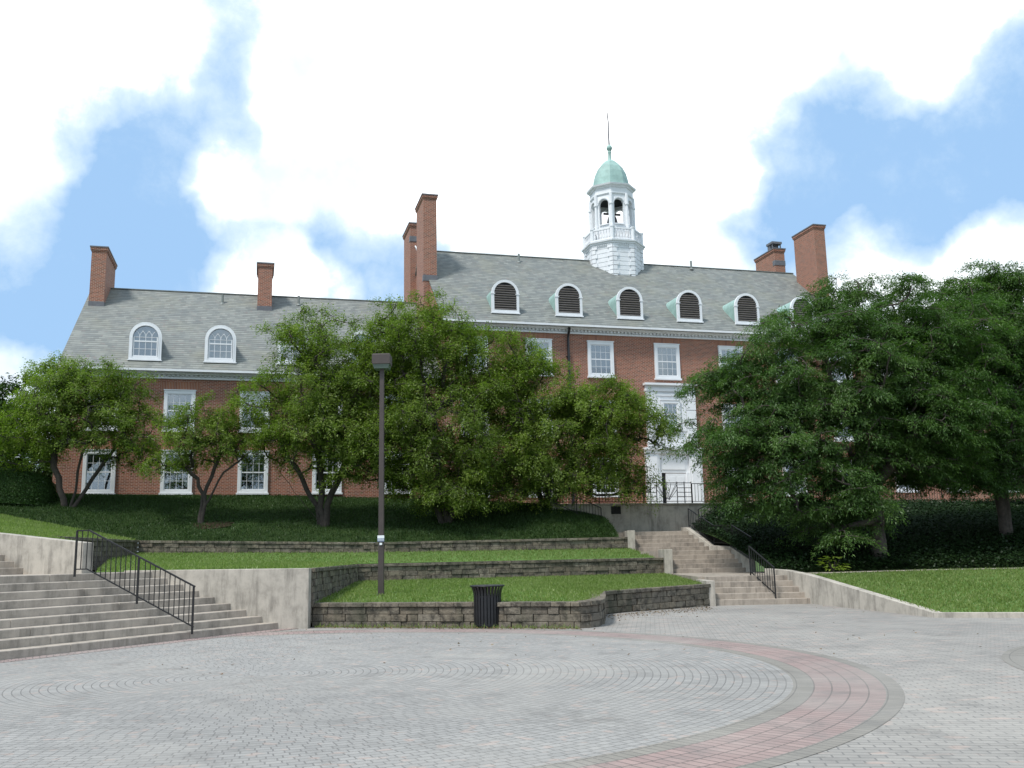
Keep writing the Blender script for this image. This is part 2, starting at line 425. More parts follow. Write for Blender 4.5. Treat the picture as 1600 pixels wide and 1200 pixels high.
for az, el, rd, wt in CLOUDS:
    dp = N(nt, 'ShaderNodeVectorMath', operation='DOT_PRODUCT'); L(nt, wdir.outputs[0], dp.inputs[0]); dp.inputs[1].default_value = skydir(az, el)
    t = maprange(nt, dp.outputs['Value'], math.cos(R(rd * 1.1)), math.cos(R(rd * .2)), 0, wt * .8)
    cov = t if cov is None else math_(nt, 'ADD', cov, t)
n1 = noise(nt, dirv, 3.0, 8, .62); n2 = noise(nt, dirv, 11.0, 8, .62, .3)
cov = math_(nt, 'ADD', cov, math_(nt, 'MULTIPLY', math_(nt, 'SUBTRACT', n1, .5), .7))
cov = math_(nt, 'ADD', cov, math_(nt, 'MULTIPLY', math_(nt, 'SUBTRACT', n2, .5), 1.15))
cov = math_(nt, 'ADD', cov, .36)
n3 = noise(nt, dirv, 34.0, 6, .65, .4); n4 = noise(nt, dirv, 5.0, 7, .65, .15)
cov = math_(nt, 'ADD', cov, math_(nt, 'MULTIPLY', math_(nt, 'SUBTRACT', n3, .5), .55))
veil = maprange(nt, n4, .45, .75, 0, .7)
mask = math_(nt, 'MAXIMUM', maprange(nt, cov, -.15, .62, 0, 1, False), veil); mask2 = maprange(nt, cov, .40, .95, 0, 1)
cl = noise(nt, dirv, 5.0, 7, .6)
ccol = ramp(nt, cl, [(.30, (6.9, 7.7, 8.8)), (.44, (8.8, 9.7, 10.2)), (.56, (13.5, 13.8, 14.2)), (.7, (16, 16, 16))])
blue = mixc(nt, .88, sky.outputs[0], (3.2, 5.2, 7.9))
skyc = mixc(nt, mask2, mixc(nt, mask, blue, (7.1, 8.3, 9.1)), ccol)
L(nt, skyc, bg.inputs[0]); bg.inputs[1].default_value = .095

sun_d = bpy.data.lights.new('sun', 'SUN'); sun = bpy.data.objects.new('sun', sun_d); COL.objects.link(sun)
sun_d.energy = 2.7; sun_d.angle = R(9); sun_d.color = (1, .965, .91)
sdir = Vector((math.sin(SUN_AZ) * math.cos(SUN_EL), math.cos(SUN_AZ) * math.cos(SUN_EL), math.sin(SUN_EL)))
sun.rotation_euler = sdir.to_track_quat('Z', 'Y').to_euler(); sun.location = sdir * 60 + Vector((0, 20, 0))
scene.view_settings.view_transform = 'Standard'; scene.view_settings.look = 'None'; scene.view_settings.gamma = 1
scene.view_settings.exposure = 0.42
scene.cycles.max_bounces = 6; scene.cycles.transparent_max_bounces = 12; scene.cycles.diffuse_bounces = 3

# ------------------------------------------------------------------ ground sheets
mb = MB(); mb.add([(-900, -300, -.35), (900, -300, -.35), (900, 1500, -.35), (-900, 1500, -.35)], [(0, 1, 2, 3)])
tag(mb.build('ground', M['earth']), kind='structure')
mb = MB(); mb.add([(-45, -25, 0), (45, -25, 0), (45, 31, 0), (-45, 31, 0)], [(0, 1, 2, 3)])
tag(mb.build('plaza', M['plaza']), kind='structure')
CC = (-3.76, 13.99)
def annulus(name, r0, r1, z, mat, a0=0, a1=360, n=180, c=CC):
    mb = MB(); vs = []; fs = []
    for i in range(n + 1):
        a = R(a0 + (a1 - a0) * i / n)
        for r in (r0, r1): vs.append((r * math.cos(a), r * math.sin(a), 0))
        if i: fs.append((2 * i - 2, 2 * i - 1, 2 * i + 1, 2 * i))
    mb.add(vs, fs); o = mb.build(name, mat); o.location = (c[0], c[1], z); return tag(o, kind='structure')
annulus('paving_circle', 0.02, 7.36, .004, M['ring_grey'])
annulus('paving_band_inner', 7.36, 7.6, .004, M['ring_tan'])
annulus('paving_band_pink', 7.6, 8.38, .004, M['ring_pink'])
annulus('paving_band_outer', 8.38, 8.57, .004, M['ring_tan'])
annulus('paving_band_far', 5.1, 5.5, .004, M['ring_tan'], 90, 215, 60, (12.0, 12.0))

# ------------------------------------------------------------------ terraces, lawns and banks
def lerp(a, b, t): return tuple(x + (y - x) * t for x, y in zip(a, b))
def resample(pts, n):
    ls = [0]
    for a, b in zip(pts, pts[1:]): ls.append(ls[-1] + math.dist(a, b))
    out = []
    for i in range(n + 1):
        t = ls[-1] * i / n; k = 0
        while k < len(pts) - 2 and ls[k + 1] < t: k += 1
        out.append(lerp(pts[k], pts[k + 1], (t - ls[k]) / max(1e-9, ls[k + 1] - ls[k])))
    return out
def loft_fn(a, b, bumpz=0.0, n=60):
    A = resample(a, n); B = resample(b, n)
    def f(s, t):
        i = min(int(s * n), n - 1); q = s * n - i
        p = lerp(lerp(A[i], A[i + 1], q), lerp(B[i], B[i + 1], q), t)
        return (p[0], p[1], p[2] + bumpz * 4 * t * (1 - t))
    return f
def loft(name, f, mat, ns=60, ntt=24, rough=.0, kind='structure'):
    mb = MB(); rnd = random.Random(len(name)); vs = []; fs = []
    for i in range(ns + 1):
        for j in range(ntt + 1):
            p = f(i / ns, j / ntt)
            e = 0 if i in (0, ns) or j in (0, ntt) else rough
            vs.append((p[0], p[1], p[2] + rnd.uniform(-e, e)))
    for i in range(ns):
        for j in range(ntt):
            a = i * (ntt + 1) + j; fs.append((a, a + ntt + 1, a + ntt + 2, a + 1))
    mb.add(vs, fs); o = mb.build(name, mat, smooth=True); return tag(o, kind=kind)
T1 = loft_fn([(-4.95, 23.75, .53), (1.45, 21.8, .53), (1.95, 23.2, .55), (2.35, 26.3, .58), (5.8, 29.5, .60)], [(-5.62, 34.5, .80), (5.65, 36.6, .80)], .0)
T2a = loft_fn([(-10.2, 23.5, 1.40), (-4.95, 23.5, 1.40)], [(-14.5, 34.8, 1.80), (-5.62, 34.7, 1.42)])
T2b = loft_fn([(-14.5, 34.8, 1.80), (-5.62, 34.7, 1.42), (5.3, 36.7, 1.42)], [(-15.2, 39, 1.98), (-5.7, 39.4, 1.84), (4.7, 39.8, 1.80)])
LL = loft_fn([(-9.95, 22.3, 2.03), (-12.6, 26, 2.36), (-15.3, 39.1, 2.5)], [(-20, 27.7, 3.06), (-22, 34, 3.65), (-25, 41.5, 4.35)])
facY = lambda x: 54 + (x - 9.016) * .268
BK = loft_fn([(-60, 44, 4.9), (-25, 41.5, 4.35), (-19.4, 40.1, 3.2), (-15.3, 39.1, 2.5), (-5.7, 39.5, 2.24), (4.3, 39.9, 2.25)],
             [(-60, facY(-60) + 2, 5.2), (-21.5, facY(-21.5) + .5, 4.86), (-12, facY(-12) + .5, 4.84), (-4, facY(-4) + .5, 4.6), (.4, 44.5, 3.95), (1.5, 41.9, 3.72), (3.65, 41.95, 3.15)], .25)
RL = loft_fn([(9.75, 22.75, .09), (12.0, 22.0, .10), (40, 12, .1)], [(8.75, 31.2, .80), (14, 32.2, .84), (45, 27, .9)], .03)
RB = loft_fn([(8.55, 32.4, .82), (14, 33.1, .86), (46, 28, .95)], [(7.75, 42.3, 2.55), (9.2, 43.4, 3.55), (24, 47.4, 3.65), (60, 56, 3.8)], .25)
RU = loft_fn([(22, 46.8, 3.66), (60, 56, 3.8)], [(18, 57, 3.7), (60, 68, 3.8)])
loft('lawn', T1, M['lawn'], 70, 40, .012)
loft('lawn', T2a, M['lawn'], 40, 30, .012)
loft('lawn', T2b, M['lawn'], 70, 14, .012)
loft('lawn', LL, M['lawn'], 50, 50, .02)
loft('lawn', RL, M['lawn'], 70, 30, .02)
WL = loft_fn([(-20, 27.7, 3.06), (-22, 34, 3.65), (-25, 41.5, 4.35)], [(-60, 30, 4.6), (-60, 36, 4.7), (-60, 44, 4.9)])
loft('lawn', WL, M['lawn'], 20, 20, .02)
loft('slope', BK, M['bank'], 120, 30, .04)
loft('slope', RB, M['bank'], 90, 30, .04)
loft('lawn', RU, M['lawn'], 20, 10)
# concrete path behind the right lawn
mb = MB(); a = [(8.2, 31.1, .835), (14, 32.15, .855), (30, 29.5, .9)]; b = [(8.2, 36.4, .835), (14, 32.75, .865), (30, 30.2, .91)]
for i in range(2): mb.add([a[i], a[i + 1], b[i + 1], b[i]], [(0, 1, 2, 3)])
tag(mb.build('path', M['step']), kind='structure')

rng = np.random.default_rng(11)
def grass_on(name, f, n, hmin, hmax, wd, mat, s0=0, s1=1, t0=0, t1=1, power=1.0):
    s = rng.uniform(s0, s1, n); t = t0 + (t1 - t0) * rng.uniform(0, 1, n) ** power
    P = np.array([f(a, b) for a, b in zip(s, t)])
    h = rng.uniform(hmin, hmax, n)
    patch = .5 + .5 * np.sin(P[:, 0] * 1.3 + 2 * np.sin(P[:, 1] * .9)) * np.sin(P[:, 1] * 1.1)
    D = np.stack([rng.normal(0, .45, n), rng.normal(0, .45, n), np.ones(n)], 1)
    Nn = rng.normal(0, 1, (n, 3)); Nn[:, 2] = 0
    P[:, 2] -= .01
    tint = np.clip(rng.beta(2, 2.5, n) * .8 + patch * .25, 0, 1)
    return leaf_mesh(name, P, D, Nn, h, np.full(n, wd), tint, mat)
tag(grass_on('grass', T1, 42000, .05, .12, .022, M['grassb']), 'short bright grass on the lowest terrace behind the front stone wall', 'grass', kind='stuff')
g = grass_on('grass', T2b, 14000, .05, .13, .022, M['grassb']); tag(g, 'strip of short grass on the middle terrace below the top stone wall', 'grass', kind='stuff')
g = grass_on('grass', T2a, 12000, .05, .12, .022, M['grassb']); tag(g, 'short grass behind the long concrete wall beside the left steps', 'grass', kind='stuff')
g = grass_on('grass', LL, 26000, .05, .12, .025, M['grassb'], t1=1); tag(g, 'sunlit grass on the rising lawn at the far left', 'grass', kind='stuff')
g = grass_on('grass', RL, 52000, .05, .12, .024, M['grassb'], s1=.5); tag(g, 'mown grass on the lawn right of the central steps', 'grass', kind='stuff')
def cover_on(name, f, n, ls, mat, lift=.10, s0=0, s1=1, t0=0, t1=1):
    s = rng.uniform(s0, s1, n); t = rng.uniform(t0, t1, n)
    P = np.array([f(a, b) for a, b in zip(s, t)]); P[:, 2] += rng.uniform(0, lift, n)
    D = rng.normal(0, 1, (n, 3)); D[:, 2] = rng.uniform(-.2, .5, n)
    Nn = rng.normal(0, .35, (n, 3)) + np.array([0, -.4, 1])
    l = rng.uniform(.6, 1.2, n) * ls
    return leaf_mesh(name, P, D, Nn, l, l * .8, rng.beta(2, 3, n), mat)
g = grass_on('shade_tinted_grass', BK, 120000, .05, .15, .026, M['leafD'], s0=.40); tag(g, 'grass tinted dark for tree shade on the slope below the left wing', 'grass', kind='stuff')  # shade under the trees is put into the dark blade colour
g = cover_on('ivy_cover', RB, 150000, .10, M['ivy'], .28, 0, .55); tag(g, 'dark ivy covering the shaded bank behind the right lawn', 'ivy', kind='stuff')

# ------------------------------------------------------------------ stone retaining walls
def stone_wall(path, base_z, top_z, name, label, group=None, thick=.3, cap=.10, course=.165, seed=1):
    """courses of split-faced blocks along a polyline, with a cap course; path runs so that the visible face is on its right"""
    rnd = random.Random(seed); root = empty(name, (path[0][0], path[0][1], base_z[0])); o3 = Vector(root.location)
    blocks = MB(); caps = MB(); core = MB()
    cum = [0]
    for a, b in zip(path, path[1:]): cum.append(cum[-1] + math.dist(a, b))
    for k in range(len(path) - 1):
        a = Vector((*path[k], 0)); b = Vector((*path[k + 1], 0)); d = (b - a); ln = d.length; d.normalize(); nrm = Vector((d.y, -d.x, 0))
        def zat(s, zz): 
            return zz[k] + (zz[k + 1] - zz[k]) * (s / ln)
        q0, q1 = a - nrm * .05 - o3, b - nrm * .05 - o3; w0, w1 = a - nrm * (thick - .02) - o3, b - nrm * (thick - .02) - o3
        core.hexa([v + Vector((0, 0, z)) for v, z in zip((q0, q1, w1, w0), (base_z[k] - .5, base_z[k + 1] - .5) * 2)], [v + Vector((0, 0, z - cap * .5)) for v, z in zip((q0, q1, w1, w0), (top_z[k], top_z[k + 1], top_z[k + 1], top_z[k]))])
        nc = max(1, round((max(top_z) - min(base_z) - cap) / course)) + 2
        for c in range(nc):
            s = -rnd.uniform(0, .2) if c % 2 else 0
            while s < ln:
                l = rnd.choice((.26, .40, .46, .58, .62)); e = min(s + l, ln); s0 = max(0, s)
                if e - s0 > .03:
                    z1a, z1b = [zat(q, top_z) - cap - c * course for q in (s0, e)]
                    z0a, z0b = [max(zat(q, base_z) - .3, zat(q, top_z) - cap - (c + 1) * course) for q in (s0, e)]
                    if z1a - z0a > .02 and z1b - z0b > .02:
                        out = rnd.uniform(-.022, .030); g = .007
                        p0 = a + d * (s0 + g); p1 = a + d * (e - g); fo = nrm * out; bk = nrm * -thick
                        vs = [p0 + fo, p1 + fo, p1 + bk, p0 + bk]
                        blocks.hexa([v + Vector((0, 0, z)) - o3 for v, z in zip(vs, (z0a, z0b, z0b, z0a))],
                                    [v + Vector((0, 0, z - g)) - o3 for v, z in zip(vs, (z1a, z1b, z1b, z1a))])
                s += l
        s = 0
        while s < ln:
            l = .46; e = min(s + l, ln); za, zb = zat(s, top_z), zat(e, top_z); out = .045 + rnd.uniform(-.008, .008); g = .004; j = rnd.uniform(-.004, .004)
            p0 = a + d * (s + g); p1 = a + d * (e - g); fo = nrm * out; bk = nrm * -(thick + .02)
            vs = [p0 + fo, p1 + fo, p1 + bk, p0 + bk]
            caps.hexa([v + Vector((0, 0, z - cap)) - o3 for v, z in zip(vs, (za, zb, zb, za))], [v + Vector((0, 0, z + j)) - o3 for v, z in zip(vs, (za, zb, zb, za))])
            s += l
    core.build('core', M['mulch'], root)
    blocks.build('block_courses', M['block'], root, bevel=.016); caps.build('cap_course', M['block'], root, bevel=.014)
    return tag(root, label, 'retaining wall', group)
def arc(c, r, a0, a1, n): return [(c[0] + r * math.cos(R(a0 + (a1 - a0) * i / n)), c[1] + r * math.sin(R(a0 + (a1 - a0) * i / n))) for i in range(n + 1)]
p1 = [(-4.92, 23.58), (1.40, 21.52)] + [(1.62, 21.62), (1.85, 22.0), (2.02, 22.7), (2.12, 23.6), (2.35, 26.2), (2.75, 26.75), (5.86, 29.30)]
stone_wall(p1, [-.02] * len(p1), [.57, .57] + [.58] * 3 + [.60, .61, .61, .65], 'retaining_wall', 'lowest weathered stone block wall with a rounded corner behind the bin', seed=3)
p2 = [(-4.90, 23.45), (-5.58, 34.35), (5.62, 36.45)]
stone_wall(p2, [.4, .74, .74], [1.40, 1.40, 1.42], 'retaining_wall', 'middle stone block wall across the lawn behind the lamp post', seed=5)
p3 = [(-9.95, 22.35), (-12.6, 26.0), (-15.2, 38.95), (-5.7, 39.3), (4.75, 39.7)]
stone_wall(p3, [1.3, 1.6, 1.85, 1.75, 1.75], [2.03, 2.38, 2.50, 2.24, 2.26], 'retaining_wall', 'topmost low stone block wall at the foot of the shaded slope', seed=8)

# ------------------------------------------------------------------ left steps with concrete walls
EX, EY = -.46, -.888
def sp(k, t): # a point on the nosing line of step k (k=0 is the lowest), t metres from the right-hand end
    return (-5.66 - .38 * k + EX * t, 23.12 + EY * t)
root = empty('concrete_steps', (-9, 20, 0)); o3 = Vector((9, -20, 0))
for k in range(9):
    z0, z1 = (-.1 if k == 0 else .155 * k - .05), .155 * (k + 1)
    mb = MB(); segs = [0, 2.7, 5.6, 8.5, 12.5]
    for a, b in zip(segs, segs[1:]):
        p = [sp(k, b - .006), sp(k, a + .006 if a else -.1)]; back = 1.1 if k < 8 else 3.0
        q = [(p[1][0] - back * .45, p[1][1]) , (p[0][0] - back * .45, p[0][1])] if k < 8 else [(p[1][0] - 5.5, p[1][1] + .1), (p[0][0] - 5.5, p[0][1])]
        vs = [Vector((x, y, 0)) + o3 for x, y in (p[0], p[1], q[0], q[1])]
        mb.hexa([v + Vector((0, 0, z0)) for v in vs], [v + Vector((0, 0, z1)) for v in vs])
    mb.build('step', M['step'], root, bevel=.014)
# second flight on the landing
for k in range(5):
    z0, z1 = 1.395 + .155 * k - .04, 1.395 + .155 * (k + 1)
    mb = MB(); s = 1.9 + .36 * k
    e = (-9.75 - .879 * s, 21.6 + .477 * s)
    vs = [Vector((e[0] + EX * 9, e[1] + EY * 9, 0)), Vector((e[0], e[1], 0)), Vector((e[0] - 3 * .879, e[1] + 3 * .477, 0)), Vector((e[0] - 3 * .879 + EX * 9, e[1] + 3 * .477 + EY * 9, 0))]
    vs = [v + o3 for v in vs]
    mb.hexa([v + Vector((0, 0, z0)) for v in vs], [v + Vector((0, 0, z1)) for v in vs])
    mb.build('step', M['step'], root, bevel=.014)
tag(root, 'wide flight of grey concrete steps rising at the left of the plaza', 'steps')
# pink strip along the foot of the steps
mb = MB(); a, b = sp(0, 13), sp(0, -.35)
nx, ny = .888 * .42, -.46 * .42
mb.add([(a[0], a[1], .008), (a[0] + nx, a[1] + ny, .008), (b[0] + nx, b[1] + ny, .008), (b[0], b[1], .008)], [(0, 1, 2, 3)])
o = mb.build('paving_strip', M['ring_pink']); tag(o, kind='structure')

def conc_wall(name, label, pts, thick, mat='concrete', side=1, cat='concrete wall', coping=.0):
    """wall along (x, y, z_bottom, z_top) stations, thickness to the left of the path"""
    root = empty(name, (pts[0][0], pts[0][1], pts[0][2])); o3 = Vector(root.location); mb = MB()
    for (x0, y0, b0, t0), (x1, y1, b1, t1) in zip(pts, pts[1:]):
        d = Vector((x1 - x0, y1 - y0, 0)).normalized(); nn = Vector((-d.y, d.x, 0)) * thick * side
        p0, p1 = Vector((x0, y0, 0)), Vector((x1, y1, 0)); q1, q0 = p1 + nn, p0 + nn
        if side < 0: p0, p1, q1, q0 = p1, p0, q0, q1; b0, b1, t0, t1 = b1, b0, t1, t0
        mb.hexa([v + Vector((0, 0, z)) - o3 for v, z in zip((p0, p1, q1, q0), (b0, b1, b1, b0))], [v + Vector((0, 0, z)) - o3 for v, z in zip((p0, p1, q1, q0), (t0, t1, t1, t0))])
    mb.build('wall_body', M[mat], root, bevel=.012)
    return tag(root, label, cat)
conc_wall('concrete_wall', 'long stained concrete wall closing the right side of the left steps', [(-9.35, 23.16, -.1, 1.43), (-4.93, 23.16, -.1, 1.40)], .28)
conc_wall('concrete_wall', 'sloping concrete wall behind the landing at the far left', [(-9.72, 21.72, 1.2, 2.08), (-12.4, 23.2, 1.2, 2.37), (-20, 27.3, 1.2, 3.1)], .28, side=-1)

# ------------------------------------------------------------------ railings
def railing(name, label, top, post_at, h=.9, spacing=.13, foot=.12, group=None, end_hook=False, bal=.016, every=True):
    """top: list of (x, y, z) points at floor level the rail follows; posts at given distances"""
    pts = [Vector(p) for p in top]; cum = [0]
    for a, b in zip(pts, pts[1:]): cum.append(cum[-1] + (b - a).length)
    def at(s):
        s = min(max(s, 0), cum[-1]); k = 0
        while k < len(pts) - 2 and cum[k + 1] < s: k += 1
        return pts[k].lerp(pts[k + 1], (s - cum[k]) / max(1e-6, cum[k + 1] - cum[k]))
    o3 = pts[0].copy(); root = empty(name, o3); Z = Vector((0, 0, 1))
    mb = MB(); mt = MB()
    for a, b in zip(pts, pts[1:]):
        mt.bar(a - o3 + Z * h, b - o3 + Z * h, .045, .03); mb.bar(a - o3 + Z * foot, b - o3 + Z * foot, .03, .025)
    mt.build('top_rail', M['rail'], root); mb.build('bottom_rail', M['rail'], root)
    pm = MB(); pm.box(-.019, .019, -.019, .019, -.06, h - .012); proto = None
    for s in post_at:
        p = at(s) - o3
        if proto is None: proto = pm.build('post', M['rail'], root); proto.location = p
        else: copy_tree(proto, root, p)
    bm_ = MB(); bm_.box(-bal / 2, bal / 2, -bal / 2, bal / 2, foot, h - .01); proto = None
    n = int(cum[-1] / spacing)
    for i in range(1, n):
        s = cum[-1] * i / n
        if any(abs(s - q) < .05 for q in post_at): continue
        p = at(s) - o3
        if proto is None: proto = bm_.build('baluster', M['rail'], root); proto.location = p
        else: copy_tree(proto, root, p)
    return tag(root, label, 'railing', group)
railing('stair_railing', 'black iron handrail running down the wide left steps', [(-9.56, 21.04, 1.395), (-9.28, 21.0, 1.395), (-6.80, 20.62, .155)], [0, 1.62, 3.05], h=.93, spacing=.125, foot=.10)

# ------------------------------------------------------------------ central steps up to the entrance terrace
def flight(root, o3, x0, x1a, x1b, y0, z0, n=5, rise=.166, tread=.30, back=.5):
    for k in range(n):
        mb = MB(); z1 = z0 + rise * (k + 1); zb = z0 + rise * k - .05; y = y0 + tread * k; xr = x1a + (x1b - x1a) * k / (n - 1)
        b = tread + back
        mb.hexa([(x0 - o3.x, y - o3.y, zb - o3.z), (xr - o3.x, y - o3.y, zb - o3.z), (xr - o3.x, y + b - o3.y, zb - o3.z), (x0 - o3.x, y + b - o3.y, zb - o3.z)],
                [(x0 - o3.x, y - o3.y, z1 - o3.z), (xr - o3.x, y - o3.y, z1 - o3.z), (xr - o3.x, y + b - o3.y, z1 - o3.z), (x0 - o3.x, y + b - o3.y, z1 - o3.z)])
        mb.build('step', M['stepb'], root, bevel=.012)
root = empty('entrance_steps', (7.4, 29.4, 0)); o3 = Vector(root.location)
flight(root, o3, 5.95, 8.95, 8.55, 29.4, 0)
flight(root, o3, 5.82, 8.65, 8.35, 36.3, .83)
flight(root, o3, 4.90, 7.95, 7.35, 39.8, 1.66)
for x0, x1, ya, yb, z in ((5.78, 8.35, 30.9, 36.6, .83), (4.9, 8.3, 37.8, 40.0, 1.66), (3.8, 8.0, 41.3, 43.4, 2.49)):
    mb = MB(); mb.box(x0 - o3.x, x1 - o3.x, ya - o3.y, yb - o3.y, z - .4, z - .004); mb.build('landing', M['stepb'], root)
tag(root, 'brownish concrete steps in three flights climbing to the entrance terrace', 'steps')
def cheek(label, stations, thick, side=1): return conc_wall('stair_cheek', label, stations, thick, 'concrete', side, 'stair wall')
cheek('short concrete pillar left of the lowest central flight', [(5.72, 29.22, -.1, .74), (5.96, 29.22, -.1, .74)], 1.7)
cheek('plain concrete stair wall left of the middle central flight', [(5.56, 36.1, .5, 1.72), (5.85, 36.1, .5, 1.72)], 1.7)
cheek('plain concrete stair wall left of the uppermost central flight', [(4.62, 39.6, 1.4, 2.52), (4.92, 39.6, 1.4, 2.52)], 1.8)
cheek('kinked concrete stair wall right of the upper two central flights', [(8.66, 36.0, .7, 1.30), (8.32, 37.6, .7, 1.79), (8.02, 39.7, 1.2, 1.85), (7.28, 41.2, 1.4, 2.64), (7.2, 41.9, 1.4, 2.66)], .26, -1)
cheek('long concrete wall sloping down beside the right lawn to the plaza', [(8.12, 31.75, .2, 1.02), (8.50, 30.7, -.1, .98), (8.82, 29.5, -.1, .86), (9.66, 22.62, -.1, .10)], .24, 1)
railing('stair_railing', 'short black handrail on the lowest central flight', [(7.48, 31.0, .83), (7.84, 29.5, .166)], [0, 1.66], h=.92, spacing=.16, foot=.12)
railing('stair_railing', 'black railing following the right side of the upper central flights', [(7.45, 41.25, 2.62), (8.17, 39.7, 1.84), (8.45, 37.6, 1.78), (8.8, 36.05, 1.28)], [0, 1.9, 4.0, 5.6], h=.82, spacing=.13)
mb = MB(); kp = [(9.62, 22.62), (12.0, 21.85), (16, 20.2), (40, 11)]
for (xa, ya), (xb, yb) in zip(kp, kp[1:]):
    d = Vector((xb - xa, yb - ya, 0)).normalized(); q = Vector((-d.y, d.x, 0)) * .16; a = Vector((xa, ya, 0)); b = Vector((xb, yb, 0))
    mb.hexa([v + Vector((0, 0, -.1)) for v in (a, b, b + q, a + q)], [v + Vector((0, 0, .115)) for v in (a, b, b + q, a + q)])
tag(mb.build('kerb', M['concrete'], bevel=.01), kind='structure')

# ------------------------------------------------------------------ entrance terrace (in the frame of the facade)
OB = (9.016, 54.0, 0.0); YAW = R(15)
def W(u, v, z): return Vector((OB[0] + u * math.cos(YAW) - v * math.sin(YAW), OB[1] + u * math.sin(YAW) + v * math.cos(YAW), z))
root = empty('entrance_terrace', OB, YAW)
mb = MB(); mb.box(-10.4, 20, -10.3, -.02, 1.2, 3.70); mb.build('terrace_wall', M['concrete'], root, bevel=.02)
mb = MB(); mb.box(-10.45, 20.05, -10.36, -.02, 3.70, 3.76); mb.build('coping', M['concrete'], root, bevel=.01)
mb = MB(); mb.box(-7.72, -7.28, -10.33, -10.29, 3.30, 3.64)
for k in range(5): mb.box(-7.70, -7.30, -10.35, -10.325, 3.33 + .06 * k, 3.36 + .06 * k)
mb.build('vent_grille', M['black'], root)
for k in range(8):
    for s, c in ((1, -3.9),):
        mb = MB(); a = c + s * .3 * k; b = c + s * .3 * (k + 1.5); z = 2.49 + .157 * (k + 1)
        mb.box(min(a, b), max(a, b), -11.15, -10.31, z - .35, z - .002 * (s > 0)); mb.build('step', M['stepb'], root, bevel=.01)
for s, c in ((1, -4.05),):
    mb = MB(); a, b = c, c + s * 2.6
    pts = [(a, 2.2, 2.60), (a + s * .25, 2.2, 2.62), (b, 2.6, 3.74)]
    for (ua, ba, ta), (ub, bb, tb) in zip(pts, pts[1:]):
        q = [(ua, ba, ta), (ub, bb, tb)]
        if s < 0: q = q[::-1]
        (ua, ba, ta), (ub, bb, tb) = q
        mb.hexa([(ua, -11.3, ba), (ub, -11.3, bb), (ub, -11.1, bb), (ua, -11.1, ba)], [(ua, -11.3, ta), (ub, -11.3, tb), (ub, -11.1, tb), (ua, -11.1, ta)])
    mb.build('parapet', M['concrete'], root, bevel=.01)
tag(root, 'stained concrete terrace in front of the white doorway', 'terrace')
P = lambda u, v, z: tuple(W(u, v, z))
railing('stair_railing', 'black railing climbing the shaded slope left of the entrance terrace', [P(-8.35, -10.75, 2.75), P(-10.6, -10.75, 3.72)], [0, 1.2, 2.45], h=.8, spacing=.14)
railing('stair_railing', 'black railing rising along the right parapet of the terrace', [P(-4.0, -11.2, 2.68), P(-1.5, -11.2, 3.84)], [0, 1.4, 2.75], h=.75, spacing=.16)
railing('terrace_railing', 'plain black picket railing on the terrace left of the doorway', [P(-10.3, -10.15, 3.76), P(-6.1, -10.15, 3.76)], [0, 2.1, 4.18], h=.88, spacing=.15, foot=.08)
railing('terrace_railing', 'plain black picket railing on the terrace right of the doorway', [P(-3.75, -10.15, 3.76), P(9.5, -10.15, 3.76)], [0, 2.6, 5.2, 7.8, 10.4, 13.2], h=.88, spacing=.15, foot=.08)
root = empty('ornate_railing', W(-4.92, -10.15, 3.76), YAW)
mb = MB(); mb.box(-1.15, 1.15, -.022, .022, .90, .93); mb.build('top_rail', M['rail'], root)
mb = MB()
for h in (.08, .28, .48, .68): mb.box(-1.15, -.55, -.012, .012, h, h + .026); mb.box(.45, 1.15, -.012, .012, h, h + .026)
mb.box(-.55, .45, -.012, .012, .08, .106)
mb.build('cross_bars', M['rail'], root)
mb = MB()
for a in (30, 45, 60, 75, 90, 105, 120, 135, 150):
    l = .8 / max(math.sin(R(a)), .75); mb.bar((-.05 + .1 * math.cos(R(a)), 0, .09 + .1 * math.sin(R(a))), (-.05 + min(.5, l * abs(math.cos(R(a)))) * (1 if a < 90 else -1), 0, .09 + min(l * math.sin(R(a)), .8)), .018, .018)
mb.build('fan_bars', M['rail'], root)
proto = None
for x in (-1.14, -.84, -.55, .45, .8, 1.14):
    if proto is None:
        mb = MB(); mb.box(-.015, .015, -.015, .015, -.03, .97); proto = mb.build('post', M['rail'], root); proto.location = (x, 0, 0)
    else: copy_tree(proto, root, (x, 0, 0))
tag(root, 'ornate black railing with fan pattern in front of the white door', 'railing')

